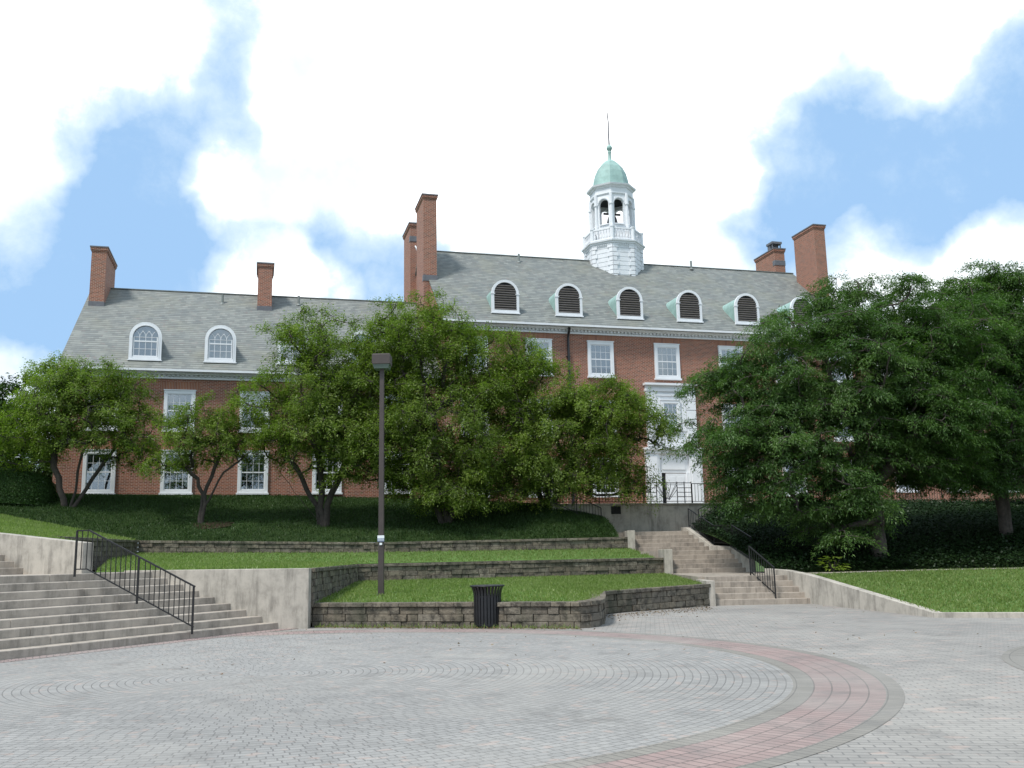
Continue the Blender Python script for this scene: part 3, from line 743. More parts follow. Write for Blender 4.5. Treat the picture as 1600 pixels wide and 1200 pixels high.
# ------------------------------------------------------------------ the brick building
B = empty('brick_hall', OB, YAW); tag(B, 'long red brick hall with slate roofs, chimneys and a white cupola', 'building')
def gabled(name, u0, u1, v0, v1, z0, ze, vr, zr, mat, cut=.0):
    mb = MB(); pr = [(v0, z0), (v1, z0), (v1, ze), (vr, zr), (v0, ze)]
    vs = [(u0, v, z) for v, z in pr] + [(u1, v, z) for v, z in pr]
    mb.add(vs, [(0, 1, 2, 3, 4)[::-1], (5, 6, 7, 8, 9), (0, 5, 9, 4)[::-1][::-1], (4, 9, 8, 3), (3, 8, 7, 2), (2, 7, 6, 1), (1, 6, 5, 0)]); return mb
def gable_block(name, u0, u1, v0, v1, z0, ze, vr, zr):
    mb = gabled(name, u0, u1, v0, v1, z0, ze, vr, zr, None)
    return mb.build(name, M['brick'], B)
def roof(name, u0, u1, ve, ze, vr, zr, vb, th=.14):
    mb = MB()
    f = [(ve, ze), (vr, zr), (vb, ze), (vb, ze - th), (vr, zr - th), (ve, ze - th)]
    vs = [(u0, v, z) for v, z in f] + [(u1, v, z) for v, z in f]
    mb.add(vs, [(0, 6, 7, 1), (1, 7, 8, 2), (2, 8, 9, 3), (3, 9, 10, 4), (4, 10, 11, 5), (5, 11, 6, 0), (0, 1, 4, 5), (1, 2, 3, 4), (6, 11, 10, 7), (7, 10, 9, 8)])
    rf = mb.build(name, M['slate'], B)
    rb = MB(); rb.bar((u0, vr, zr - .01), (u1, vr, zr - .01), .24, .05); rb.build('ridge_cap', M['zinc'], rf)
    return rf
gable_block('main_wall', -13.2, 13.2, 0, 15, 2.0, 14.05, 7.5, 20.45)
gable_block('wing_wall', -32.3, -13.2, .5, 16.3, 3.0, 11.3, 8.4, 17.25)
gable_block('wing_wall', 13.2, 32.3, .5, 16.3, 2.0, 11.3, 8.4, 17.25)
RM = roof('main_roof', -13.26, 13.26, -.5, 14.27, 7.5, 20.72, 15.5)
RWL = roof('wing_roof', -32.36, -13.2, 0, 11.17, 8.4, 17.5, 16.8)
RWR = roof('wing_roof', 13.2, 32.36, 0, 11.17, 8.4, 17.5, 16.8)
def cornice(u0, u1, v, zt, h):
    mb = MB(); zb = zt - h
    mb.box(u0, u1, v - .10, v - .003, zb, zb + .075); mb.box(u0, u1, v - .06, v - .002, zb + .075, zt - .09)
    x = u0 + .1
    while x < u1: mb.box(x, x + .11, v - .19, v - .058, zb + .12, zt - .14); x += .22
    mb.box(u0, u1, v - .30, v - .004, zt - .138, zt - .075); mb.box(u0, u1, v - .47, v - .005, zt - .075, zt - .012)
    mb.box(u0, u1, v - .56, v - .40, zt - .03, zt + .075)
    mb.build('cornice', M['white'], B)
cornice(-13.3, 13.3, 0, 14.20, .36); cornice(-32.4, -13.3, .5, 11.09, .34); cornice(13.3, 32.4, .5, 11.09, .34)

def window(w, h, cols, rows, blind, glasscut=.5, name='window'):
    fr = MB(); c = .165
    fr.box(-w / 2, -w / 2 + c, -.11, 0, 0, h); fr.box(w / 2 - c, w / 2, -.11, 0, 0, h); fr.box(-w / 2 + c, w / 2 - c, -.11, 0, h - c, h); fr.box(-w / 2 + c, w / 2 - c, -.11, 0, 0, c * .8)
    fr.box(-w / 2 - .05, w / 2 + .05, -.17, -.001, -.09, 0); fr.box(-w / 2 - .03, w / 2 + .03, -.14, -.002, h, h + .05)
    fr.box(-w / 2 + c, w / 2 - c, -.012, -.002, c * .8, h - c, 1)
    f = fr.build(name, [M['white'], M['dark']], B)
    a, b, z0, z1 = -w / 2 + c, w / 2 - c, c * .8, h - c; zm = (z0 + z1) / 2
    s = MB()
    for x0, x1, za, zb in ((a, a + .045, z0, z1), (b - .045, b, z0, z1), (a + .045, b - .045, z0, z0 + .06), (a + .045, b - .045, z1 - .05, z1), (a + .045, b - .045, zm - .03, zm + .03)): s.box(x0, x1, -.075, -.04, za, zb)
    for i in range(1, cols):
        x = a + (b - a) * i / cols; s.box(x - .009, x + .009, -.068, -.047, z0 + .06, zm - .03); s.box(x - .009, x + .009, -.068, -.047, zm + .03, z1 - .05)
    for i in range(1, rows):
        for lo, hi in ((z0 + .06, zm - .03), (zm + .03, z1 - .05)):
            z = lo + (hi - lo) * i / rows; s.box(a + .045, b - .045, -.066, -.049, z - .009, z + .009)
    s.build('sash', M['white'], f)
    p = MB(); p.box(a + .02, b - .02, -.059, -.055, z0 + .02, z1 - .02); p.build('pane', M['glass'], f)
    if blind > 0:
        l = MB(); l.box(a + .03, b - .03, -.035, -.02, z1 - (z1 - z0) * blind, z1); l.build('blind', M['blind'], f)
    return f
protos = {}
def put_window(kind, u, v, z):
    if kind not in protos:
        spec = {'low': (1.5, 2.1, 4, 2, .62), 'low2': (1.5, 2.1, 4, 2, .55), 'up': (1.5, 2.02, 4, 2, .9), 'top': (1.55, 2.0, 4, 2, .80), 'top2': (1.55, 2.0, 4, 2, .93), 'top3': (1.55, 2.0, 4, 2, .55), 'mid': (1.16, 1.56, 3, 2, .9)}[kind]
        protos[kind] = window(*spec); protos[kind].location = (u, v, z)
    else: copy_tree(protos[kind], B, (u, v, z))
    if kind != 'mid':
        w_, h_ = 1.5, {'l': 2.1, 'u': 2.02, 't': 2.0}[kind[0]]
        key = 'lt'
        if key not in protos:
            l = MB(); l.add([(-.92, -.006, 0), (.92, -.006, 0), (1.02, -.006, .40), (-1.02, -.006, .40), (-.92, 0, 0), (.92, 0, 0), (1.02, 0, .40), (-1.02, 0, .40)], [(0, 1, 2, 3), (4, 7, 6, 5), (0, 4, 5, 1), (3, 2, 6, 7), (0, 3, 7, 4), (1, 5, 6, 2)])
            protos[key] = l.build('brick_lintel', M['lintel'], B); protos[key].location = (u, v, z + h_ + .052)
        else: copy_tree(protos[key], B, (u, v, z + h_ + .052))
WC = [-30.22, -26.62, -22.95, -19.24, -15.6]
for i, u in enumerate(WC): put_window('low' if i % 2 == 0 else 'low2', u, .5, 4.99); put_window('up', u, .5, 8.13)
for u in WC: put_window('up', -u, .5, 8.13); put_window('low', -u, .5, 4.99)
MC = [-11.45, -7.78, -4.12, -.06, 4.0, 7.66, 11.3]
for i, u in enumerate(MC):
    put_window(['top', 'top3', 'top', 'top2', 'top', 'top2', 'top'][i], u, 0, 11.44)
    if i != 3: put_window('top', u, 0, 8.0); put_window('up', u, 0, 4.75)

# white door surround
ds = MB(); k = 1.0
ds.box(-1.50, 1.50, -.12, -.004, 7.45, 10.66)
for s in (-1, 1):
    for j in range(6):
        z = 7.50 + j * .53; a, b = (s * .93, s * 1.52); ds.box(min(a, b), max(a, b), -.20, -.119, z, z + .485)
    a, b = s * .66, s * .90; ds.box(min(a, b), max(a, b), -.17, -.118, 8.4, 10.40)
    a, b = s * .92, s * 1.70; ds.box(min(a, b), max(a, b), -.24, -.006, 3.74, 7.10)
    a, b = s * 1.05, s * 1.58; ds.box(min(a, b), max(a, b), -.29, -.238, 4.0, 6.95)
ds.box(-.92, .92, -.20, -.117, 10.40, 10.52); ds.box(-1.56, 1.56, -.22, -.005, 10.66, 10.80); ds.box(-1.52, 1.52, -.15, -.003, 10.80, 11.0); ds.box(-1.62, 1.62, -.38, -.007, 11.0, 11.12)
ds.box(-1.74, 1.74, -.30, -.008, 7.10, 7.30); ds.box(-1.80, 1.80, -.42, -.009, 7.30, 7.42); ds.box(-.92, .92, -.10, -.005, 6.02, 7.10); ds.box(-.70, .70, -.14, -.099, 6.2, 6.95)
ds.box(-.92, -.80, -.2, -.006, 3.74, 6.02); ds.box(.74, .92, -.2, -.006, 3.74, 6.02); ds.box(-.80, -.50, -.02, -.008, 3.74, 6.02, 1)
dso = ds.build('door_surround', [M['white'], M['dark']], B)
d = MB(); d.box(-.50, .74, -.11, -.009, 3.76, 5.98); do = d.build('door', M['board'], B)
d = MB()
for a, b in ((-.38, .06), (.18, .62)):
    for z0, z1 in ((3.95, 4.55), (4.70, 5.25), (5.38, 5.82)): d.box(a, b, -.128, -.109, z0, z1)
d.build('door_panel', M['white'], do, bevel=.01)
d = MB(); d.tube([(-.42, -.12, 4.75), (-.42, -.17, 4.75), (-.42, -.17, 4.9), (-.42, -.12, 4.9)], .012, 6); d.build('handle', M['black'], do)
put_window('mid', -.06, -.125, 8.58)
mb = MB(); mb.tube([(-6.05, -.13, 3.0), (-6.05, -.13, 13.6), (-6.05, -.36, 13.98), (-6.05, -.44, 14.1)], .075, 8)
for z in (5, 7.5, 10, 12.5): mb.box(-6.16, -5.94, -.16, -.002, z, z + .05)
mb.build('downpipe', M['black'], B)

# dormers
def arch(w, h, n=14, inset=0.0):
    r = w / 2 - inset; pts = [(-r, inset), (r, inset)]
    for i in range(n + 1):
        a = math.pi * i / n; pts.append((r * math.cos(a), h - w / 2 + r * math.sin(a)))
    return pts
def arch_ring(mb, w, h, inset, v0, v1, mi=0, n=14):
    o = arch(w, h, n); q = arch(w, h, n, inset); k = len(o)
    vs = [(x, v0, z) for x, z in o] + [(x, v0, z) for x, z in q] + [(x, v1, z) for x, z in o] + [(x, v1, z) for x, z in q]
    fs = []
    for i in range(k):
        j = (i + 1) % k
        fs += [(i, j, k + j, k + i), (2 * k + i, 3 * k + i, 3 * k + j, 2 * k + j), (i, 2 * k + i, 2 * k + j, j), (k + i, k + j, 3 * k + j, 3 * k + i)]
    mb.add(vs, fs, mi)
def arch_solid(mb, w, h, inset, v0, v1, mi=0, n=14):
    q = arch(w, h, n, inset); k = len(q)
    vs = [(x, v0, z) for x, z in q] + [(x, v1, z) for x, z in q]
    mb.add(vs, [tuple(range(k)), tuple(reversed(range(k, 2 * k)))] + [(i, k + i, k + (i + 1) % k, (i + 1) % k) for i in range(k)], mi)
def dormer_louver():
    w, h = 1.58, 1.90; f = MB(); arch_ring(f, w, h, .145, -.10, .06)
    f.box(-w / 2 - .04, w / 2 + .04, -.14, .05, -.07, .002); f.box(-w / 2 - .03, -w / 2 + .19, -.125, .04, h - w / 2 - .06, h - w / 2 - .005); f.box(w / 2 - .19, w / 2 + .03, -.125, .04, h - w / 2 - .06, h - w / 2 - .005)
    d = f.build('dormer', M['white'], B)
    b = MB(); arch_solid(b, w, h, .10, .02, 3.2); b.build('dormer_roof', M['copper'], d, smooth=False)
    s = MB(); arch_solid(s, w, h, .15, -.005, .015, 1); z = .20; r = w / 2 - .145
    while z < h - .22:
        zz = z + .03 - (h - w / 2); x = r if zz < 0 else math.sqrt(max(0, r * r - zz * zz)) - .005
        T = Matrix.Translation((0, -.05, z)) @ Matrix.Rotation(R(-32), 4, 'X')
        s.box(-x, x, -.045, .045, -.009, .009, 0, T); z += .135
    s.build('louvers', [M['louver'], M['dark']], d)
    return d
def dormer_window():
    w, h = 1.55, 1.95; f = MB(); arch_ring(f, w, h, .16, -.12, .06); arch_ring(f, w - .2, h - .13, .06, -.14, -.119)
    f.box(-w / 2 - .04, w / 2 + .04, -.16, .05, -.06, .002); arch_solid(f, w, h, .15, -.004, .012, 1)
    d = f.build('dormer', [M['white'], M['dark']], B)
    b = MB(); arch_solid(b, w, h, .08, .02, 3.4); b.build('dormer_roof', M['zinc'], d)
    s = MB(); r = w / 2 - .19; zm = .95; zs = h - w / 2
    s.box(-r, r, -.09, -.05, zm - .035, zm + .035); s.box(-r, r, -.09, -.05, .14, .21); s.box(-r, -r + .05, -.088, -.05, .21, zs); s.box(r - .05, r, -.088, -.05, .21, zs)
    for x in (-r / 2, 0, r / 2):
        s.box(x - .011, x + .011, -.08, -.055, .21, zm - .035); s.box(x - .011, x + .011, -.08, -.055, zm + .035, zs + .02)
    s.box(-r, r, -.078, -.057, .55, .572); s.box(-r, r, -.078, -.057, zs - .02, zs + .002)
    def curve(cx, rad, a0, a1):
        pts = [(cx + rad * math.cos(R(a)), -.068, zs + rad * math.sin(R(a))) for a in np.linspace(a0, a1, 7)]
        pts = [p for p in pts if p[0] ** 2 + (p[2] - zs) ** 2 < r * r]
        for p, q in zip(pts, pts[1:]): s.bar(p, q, .02, .022)
    for x in (-r / 2, 0, r / 2):
        curve(x - r * .62, r * .62, 0, 62); curve(x + r * .62, r * .62, 180, 118)
    s.build('sash', M['white'], d)
    p = MB(); arch_solid(p, w, h, .17, -.045, -.042); p.build('pane', M['glass'], d)
    l = MB(); arch_solid(l, w, h, .18, -.03, -.02); l.build('blind', M['blind'], d)
    return d
dl = dormer_louver(); dl.location = (-9.55, .33, 14.98)
for u in (-5.80, -2.08, 1.68, 5.45, 9.2): copy_tree(dl, B, (u, .33, 14.98))
dw = dormer_window(); dw.location = (-28.4, .72, 11.74)
for u in (-24.75, -21.1, -17.45, 28.4, 24.75, 21.1, 17.45): copy_tree(dw, B, (u, .72, 11.74))

# chimneys
def chimney(u0, u1, v0, v1, z0, zt, par, zl=None):
    c = MB(); c.box(u0, u1, v0, v1, z0, zt - .22); c.box(u0 - .035, u1 + .035, v0 - .035, v1 + .035, zt - .22, zt - .14); c.box(u0 - .07, u1 + .07, v0 - .07, v1 + .07, zt - .14, zt)
    ch = c.build('chimney', M['brick'], par)
    k = MB(); k.box(u0 - .10, u1 + .10, v0 - .10, v1 + .10, zt, zt + .07)
    k.build('chimney_cap', M['lead'], ch)
    return ch
def flash(ch, u0, u1, v0, z): 
    k = MB(); k.box(u0 - .02, u1 + .02, v0 - .03, v0 + .3, z - .1, z + .26); k.build('flashing', M['lead'], ch)
for s in (-1, 1):
    a, b = sorted((s * 12.78, s * 13.58)); 
    for v0, v1, zt in ((3.8, 6.3, 22.95), (8.9, 11.6, 22.95)):
        ch = chimney(a, b, v0, v1, 14.5, zt, RM); flash(ch, a, b, v0, 14.27 + .806 * (v0 + .5))
        if s > 0 and v0 > 8:
            k = MB()
            for x in (a + .05, b - .12):
                for y in (v0 + .3, v0 + .9): k.box(x, x + .07, y, y + .07, zt + .07, zt + .62)
            k.box(a, b, v0 + .22, v0 + 1.05, zt + .5, zt + .66); k.box(a + .06, b - .06, v0 + .62, v0 + .97, zt + .07, zt + .5); k.build('chimney_cowl', M['lead'], ch)
for (a, b, v0, v1, zt, rf) in ((-32.12, -31.33, 6.2, 9.7, 19.25, RWL), (-23.0, -22.18, 6.55, 8.9, 18.95, RWL)):
    ch = chimney(a, b, v0, v1, 14.0, zt, rf); flash(ch, a, b, v0, 11.17 + .7536 * v0)
k = MB(); k.tube([(-13.26, 7.3, 18.4), (-13.30, 7.3, 20.4), (-13.5, 7.3, 20.9), (-13.3, 6.6, 20.2)], .045, 6); k.build('bracket', M['white'], RM)
for u, v, z, rf in ((-6.92, 6.7, 20.0, RM), (5.3, 7.1, 20.4, RM), (-25.0, 7.2, 16.5, RWL), (-20.6, 7.4, 16.7, RWL)):
    k = MB(); k.tube([(u, v, z), (u, v, z + .62)], .07, 8); k.tube([(u, v, z), (u, v, z + .12)], [.16, .1], 8); k.build('vent_pipe', M['zinc'], rf)

# cupola
cu, cv = -.10, 7.55; C8 = 1 / math.cos(R(22.5)); RO = R(22.5)
def oct_(mb, prof, mi=0): mb.lathe([(a * C8, z) for a, z in prof], (cu, cv, 0), 8, mi, RO)
mb = MB(); pf = []; z = 17.0
while z < 21.3: pf += [(1.76, z), (1.76, z + .25), (1.73, z + .265), (1.73, z + .285)]; z += .30
pf += [(1.76, 21.35)]
oct_(mb, pf); cup = mb.build('cupola', M['board'], RM)
def face_pt(a, i, off, z):  # point on octagon: corner i angle
    ang = R(22.5 + 45 * i); return (cu + a * math.cos(ang), cv + a * math.sin(ang), z)
for i in range(8):
    mb = MB(); ang = R(22.5 + 45 * i)
    for k in range(11):
        z = 18.2 + k * .30
        for sg in (-1, 1):
            l = (.36 if k % 2 == 0 else .25)
            fa = ang + sg * R(22.5); nrm = Vector((math.cos(fa), math.sin(fa), 0)); tang = Vector((-math.sin(fa), math.cos(fa), 0)) * sg
            cor = Vector((cu, cv, 0)) + nrm * 1.76 - tang * (1.76 * math.tan(R(22.5)))
            ofs = nrm * .07; q = [cor + ofs, cor + tang * l + ofs, cor + tang * l - nrm * .03, cor - nrm * .03]
            if (q[1] - q[0]).cross(q[2] - q[1]).z < 0: q = q[::-1]
            mb.hexa([v + Vector((0, 0, z)) for v in q], [v + Vector((0, 0, z + .255)) for v in q])
    mb.build('quoin', M['white'], cup)
mb = MB(); oct_(mb, [(1.78, 21.30), (1.80, 21.45), (1.88, 21.50), (1.89, 21.58), (1.97, 21.62), (1.98, 21.70), (1.6, 21.74)]); 
for i in range(8):
    fa = R(45 * i); nrm = Vector((math.cos(fa), math.sin(fa), 0)); tg = Vector((-nrm.y, nrm.x, 0))
    for k in range(-5, 6):
        c = Vector((cu, cv, 21.42)) + nrm * 1.76 + tg * (k * .125); mb.bar(c - nrm * .06, c + nrm * .09, .06, .09)
mb.build('balcony_cornice', M['white'], cup)
mb = MB(); A = 1.74
for i in range(8):
    bp = MB(); pd = MB()
    p, q = Vector(face_pt(A * C8, i, 0, 0)), Vector(face_pt(A * C8, i + 1, 0, 0)); d = (q - p).normalized(); ln = (q - p).length
    mb.bar(p + Vector((0, 0, 22.52)), q + Vector((0, 0, 22.52)), .13, .10); mb.bar(p + Vector((0, 0, 21.82)), q + Vector((0, 0, 21.82)), .12, .08)
    nb = 7
    for k in range(1, nb):
        c = p + d * (ln * k / nb); bp.lathe([(.025, 21.86), (.058, 22.0), (.025, 22.2), (.05, 22.36), (.03, 22.48)], (c.x, c.y, 0), 6)
    pd.lathe([(.13, 21.72), (.13, 22.56), (.16, 22.56), (.16, 22.64), (.02, 22.68)], (p.x, p.y, 0), 8)
    bp.build('baluster_row', M['white'], cup); pd.build('pedestal', M['white'], cup)
mb.build('balcony_rail', M['white'], cup)
# lantern with arched openings
LA = 1.30; fwid = 2 * LA * math.tan(R(22.5))
mb = MB()
for i in range(8):
    fa = R(45 * i); nrm = Vector((math.cos(fa), math.sin(fa), 0)); tg = Vector((-nrm.y, nrm.x, 0)); o0 = Vector((cu, cv, 0))
    hw, ow, zb, zsill, zs, zt = fwid / 2, .33, 21.70, 22.95, 24.42, 25.12
    def pt(x, z, dep): return o0 + nrm * (LA - dep) + tg * x * (1 if dep == 0 else (LA - dep) / LA if abs(x) > .5 else 1) + Vector((0, 0, z))
    def quadbox(x0, x1, z0, z1):
        vs = [pt(x0, z0, 0), pt(x1, z0, 0), pt(x1, z1, 0), pt(x0, z1, 0), pt(x0, z0, .2), pt(x1, z0, .2), pt(x1, z1, .2), pt(x0, z1, .2)]
        mb.add(vs, [(0, 1, 2, 3), (5, 4, 7, 6), (0, 4, 5, 1), (1, 5, 6, 2), (2, 6, 7, 3), (3, 7, 4, 0)])
    quadbox(-hw, -ow, zb, zs); quadbox(ow, hw, zb, zs); quadbox(-ow, ow, zb, zsill)
    n = 10; ar = [(-ow * math.cos(math.pi * k / n), zs + ow * math.sin(math.pi * k / n)) for k in range(n + 1)]
    tops = [(-hw + 2 * hw * k / n, zt) for k in range(n + 1)]
    for k in range(n):
        for dep, rev in ((0, 0), (.2, 1)):
            f = [pt(*ar[k], dep), pt(*ar[k + 1], dep), pt(*tops[k + 1], dep), pt(*tops[k], dep)]
            mb.add(f, [(0, 1, 2, 3)])
        mb.add([pt(*ar[k], 0), pt(*ar[k + 1], 0), pt(*ar[k + 1], .2), pt(*ar[k], .2)], [(0, 1, 2, 3)])
    for sx in (-1, 1):
        mb.add([pt(sx * ow, zs, 0), pt(sx * hw, zs, 0), pt(sx * hw, zt, 0)], [(0, 1, 2)])
mb.build('lantern', M['white'], cup)
for i in range(8):
    mb = MB(); p = face_pt((LA + .03) * C8, i, 0, 0); mb.lathe([(.135, 21.7), (.135, 22.9), (.105, 22.92), (.10, 24.28), (.15, 24.32), (.15, 24.42), (.11, 24.44), (.11, 25.1)], (p[0], p[1], 0), 8, 0, RO); mb.build('column', M['white'], cup)
for i in range(8):
    mb = MB(); fa = R(45 * i); nrm = Vector((math.cos(fa), math.sin(fa), 0)); tg = Vector((-nrm.y, nrm.x, 0)); o0 = Vector((cu, cv, 0)) + nrm * (LA + .03)
    pts = [o0 + tg * (-.40 * math.cos(math.pi * k / 10)) + Vector((0, 0, 24.42 + .40 * math.sin(math.pi * k / 10))) for k in range(11)]
    for p, q in zip(pts, pts[1:]): mb.bar(p, q, .06, .07)
    sl = MB(); sl.bar(o0 - tg * .33 + Vector((0, 0, 22.98)), o0 + tg * .33 + Vector((0, 0, 22.98)), .10, .06); sl.build('sill', M['white'], cup)
    mb.build('arch_trim', M['white'], cup)
mb = MB(); oct_(mb, [(1.34, 25.05), (1.38, 25.12), (1.34, 25.14), (1.34, 25.50), (1.39, 25.52), (1.42, 25.60), (1.53, 25.66), (1.56, 25.76), (1.1, 25.92)]); mb.build('lantern_cornice', M['white'], cup)
mb = MB(); oct_(mb, [(1.15, 25.88), (1.13, 26.05), (1.08, 26.45), (.98, 26.90), (.80, 27.32), (.56, 27.64), (.32, 27.86), (.15, 27.95)]); mb.build('dome', M['copper'], cup)
mb = MB(); mb.lathe([(.20, 27.90), (.13, 27.98), (.10, 28.42), (.13, 28.54), (.11, 28.62)], (cu, cv, 0), 12); mb.lathe([(.02, 28.60), (.12, 28.65), (.19, 28.78), (.20, 28.86), (.16, 28.98), (.08, 29.06), (.03, 29.08)], (cu, cv, 0), 16); mb.build('finial_ball', M['copper'], cup, smooth=True)
mb = MB(); mb.tube([(cu, cv, 29.0), (cu - .02, cv, 29.9), (cu + .0, cv, 30.7), (cu - .06, cv, 31.5)], [.06, .05, .045, .035], 8); mb.build('spire_rod', M['lead'], cup)
mb = MB(); mb.lathe([(.52, 23.1), (.50, 23.16), (.38, 23.45), (.30, 23.8), (.22, 24.0), (.05, 24.06)], (cu, cv, 0), 16); mb.bar((cu - .6, cv, 24.1), (cu + .6, cv, 24.1), .1, .12); mb.bar((cu, cv, 24.05), (cu, cv, 25.0), .08, .08); mb.build('bell', M['bronze'], cup, smooth=False)
mb = MB(); mb.lathe([(1.25 * C8, 24.98), (1.25 * C8, 25.02)], (cu, cv, 0), 8, 0, RO); mb.build('ceiling', M['dark'], cup)

# ------------------------------------------------------------------ lamp post
root = empty('lamp_post', (-3.70, 26.7, .60))
mb = MB(); mb.hexa([(-.08, -.08, -.1), (.08, -.08, -.1), (.08, .08, -.1), (-.08, .08, -.1)], [(-.058, -.058, 6.32), (.058, -.058, 6.32), (.058, .058, 6.32), (-.058, .058, 6.32)]); mb.build('pole', M['bronze'], root, bevel=.01)
mb = MB(); mb.box(-.13, .13, -.13, .13, -.04, .03); mb.build('base_plate', M['bronze'], root, bevel=.01)
mb = MB(); mb.box(-.255, .255, -.255, .255, 6.42, 6.70); mb.box(-.245, .245, -.245, .245, 6.70, 6.72); lh = mb.build('lamp_head', M['bronze'], root, bevel=.015)
mb = MB(); mb.hexa([(-.20, -.20, 6.30), (.20, -.20, 6.30), (.20, .20, 6.30), (-.20, .20, 6.30)], [(-.235, -.235, 6.42), (.235, -.235, 6.42), (.235, .235, 6.42), (-.235, .235, 6.42)]); mb.build('lens', M['lens'], lh)
mb = MB(); mb.box(-.092, .092, -.101, -.076, 1.54, 1.62); mb.box(-.092, .092, -.1005, -.076, 1.45, 1.54, 1); mb.box(-.088, .088, -.102, -.1, 1.482, 1.492); mb.box(-.088, .088, -.102, -.1, 1.51, 1.52); mb.box(-.035, .035, -.101, -.077, 1.36, 1.42); mb.build('notice', [M['notice'], M['noticeb']], root)
tag(root, 'tall brown square lamp post standing on the grass terrace', 'lamp post')

# ------------------------------------------------------------------ litter bin
root = empty('litter_bin', (-.66, 22.28, .008)); root.scale = (1.14, 1.14, 1.02)
proto = None
for i in range(26):
    a = 2 * math.pi * i / 26
    if proto is None:
        mb = MB(); pr = [(.272, .05), (.272, .66), (.277, .74), (.290, .81), (.312, .87), (.334, .90)]; hw = .024; vs = []; fs = []
        for r, z in pr: vs += [(r + .004, -hw, z), (r + .004, hw, z), (r - .004, hw, z), (r - .004, -hw, z)]
        for j in range(len(pr) - 1):
            for q in range(4): fs.append((j * 4 + q, j * 4 + (q + 1) % 4, j * 4 + 4 + (q + 1) % 4, j * 4 + 4 + q))
        fs += [(3, 2, 1, 0), tuple(len(vs) - 4 + q for q in range(4))]
        mb.add(vs, fs); proto = mb.build('slat', M['black'], root)
    else:
        c = copy_tree(proto, root); c.rotation_euler = (0, 0, a)
mb = MB(); mb.lathe([(.318, .895), (.345, .89), (.352, .905), (.345, .92), (.31, .925), (.27, .915), (.262, .905), (.29, .895)], n=40); mb.build('rim', M['black'], root, smooth=True)
for z, h in ((.045, .035), (.66, .03)):
    mb = MB(); mb.lathe([(.262, z), (.268, z), (.268, z + h), (.262, z + h)], n=36); mb.build('band', M['black'], root)
mb = MB(); mb.lathe([(.24, .07), (.25, .64), (.235, .64), (.22, .10)], n=28); mb.build('liner', M['dark'], root)
mb = MB(); mb.lathe([(.25, 0), (.25, .05), (.02, .055)], n=28); mb.build('foot', M['black'], root)
tag(root, 'black slatted metal litter bin with a flared rim', 'litter bin')

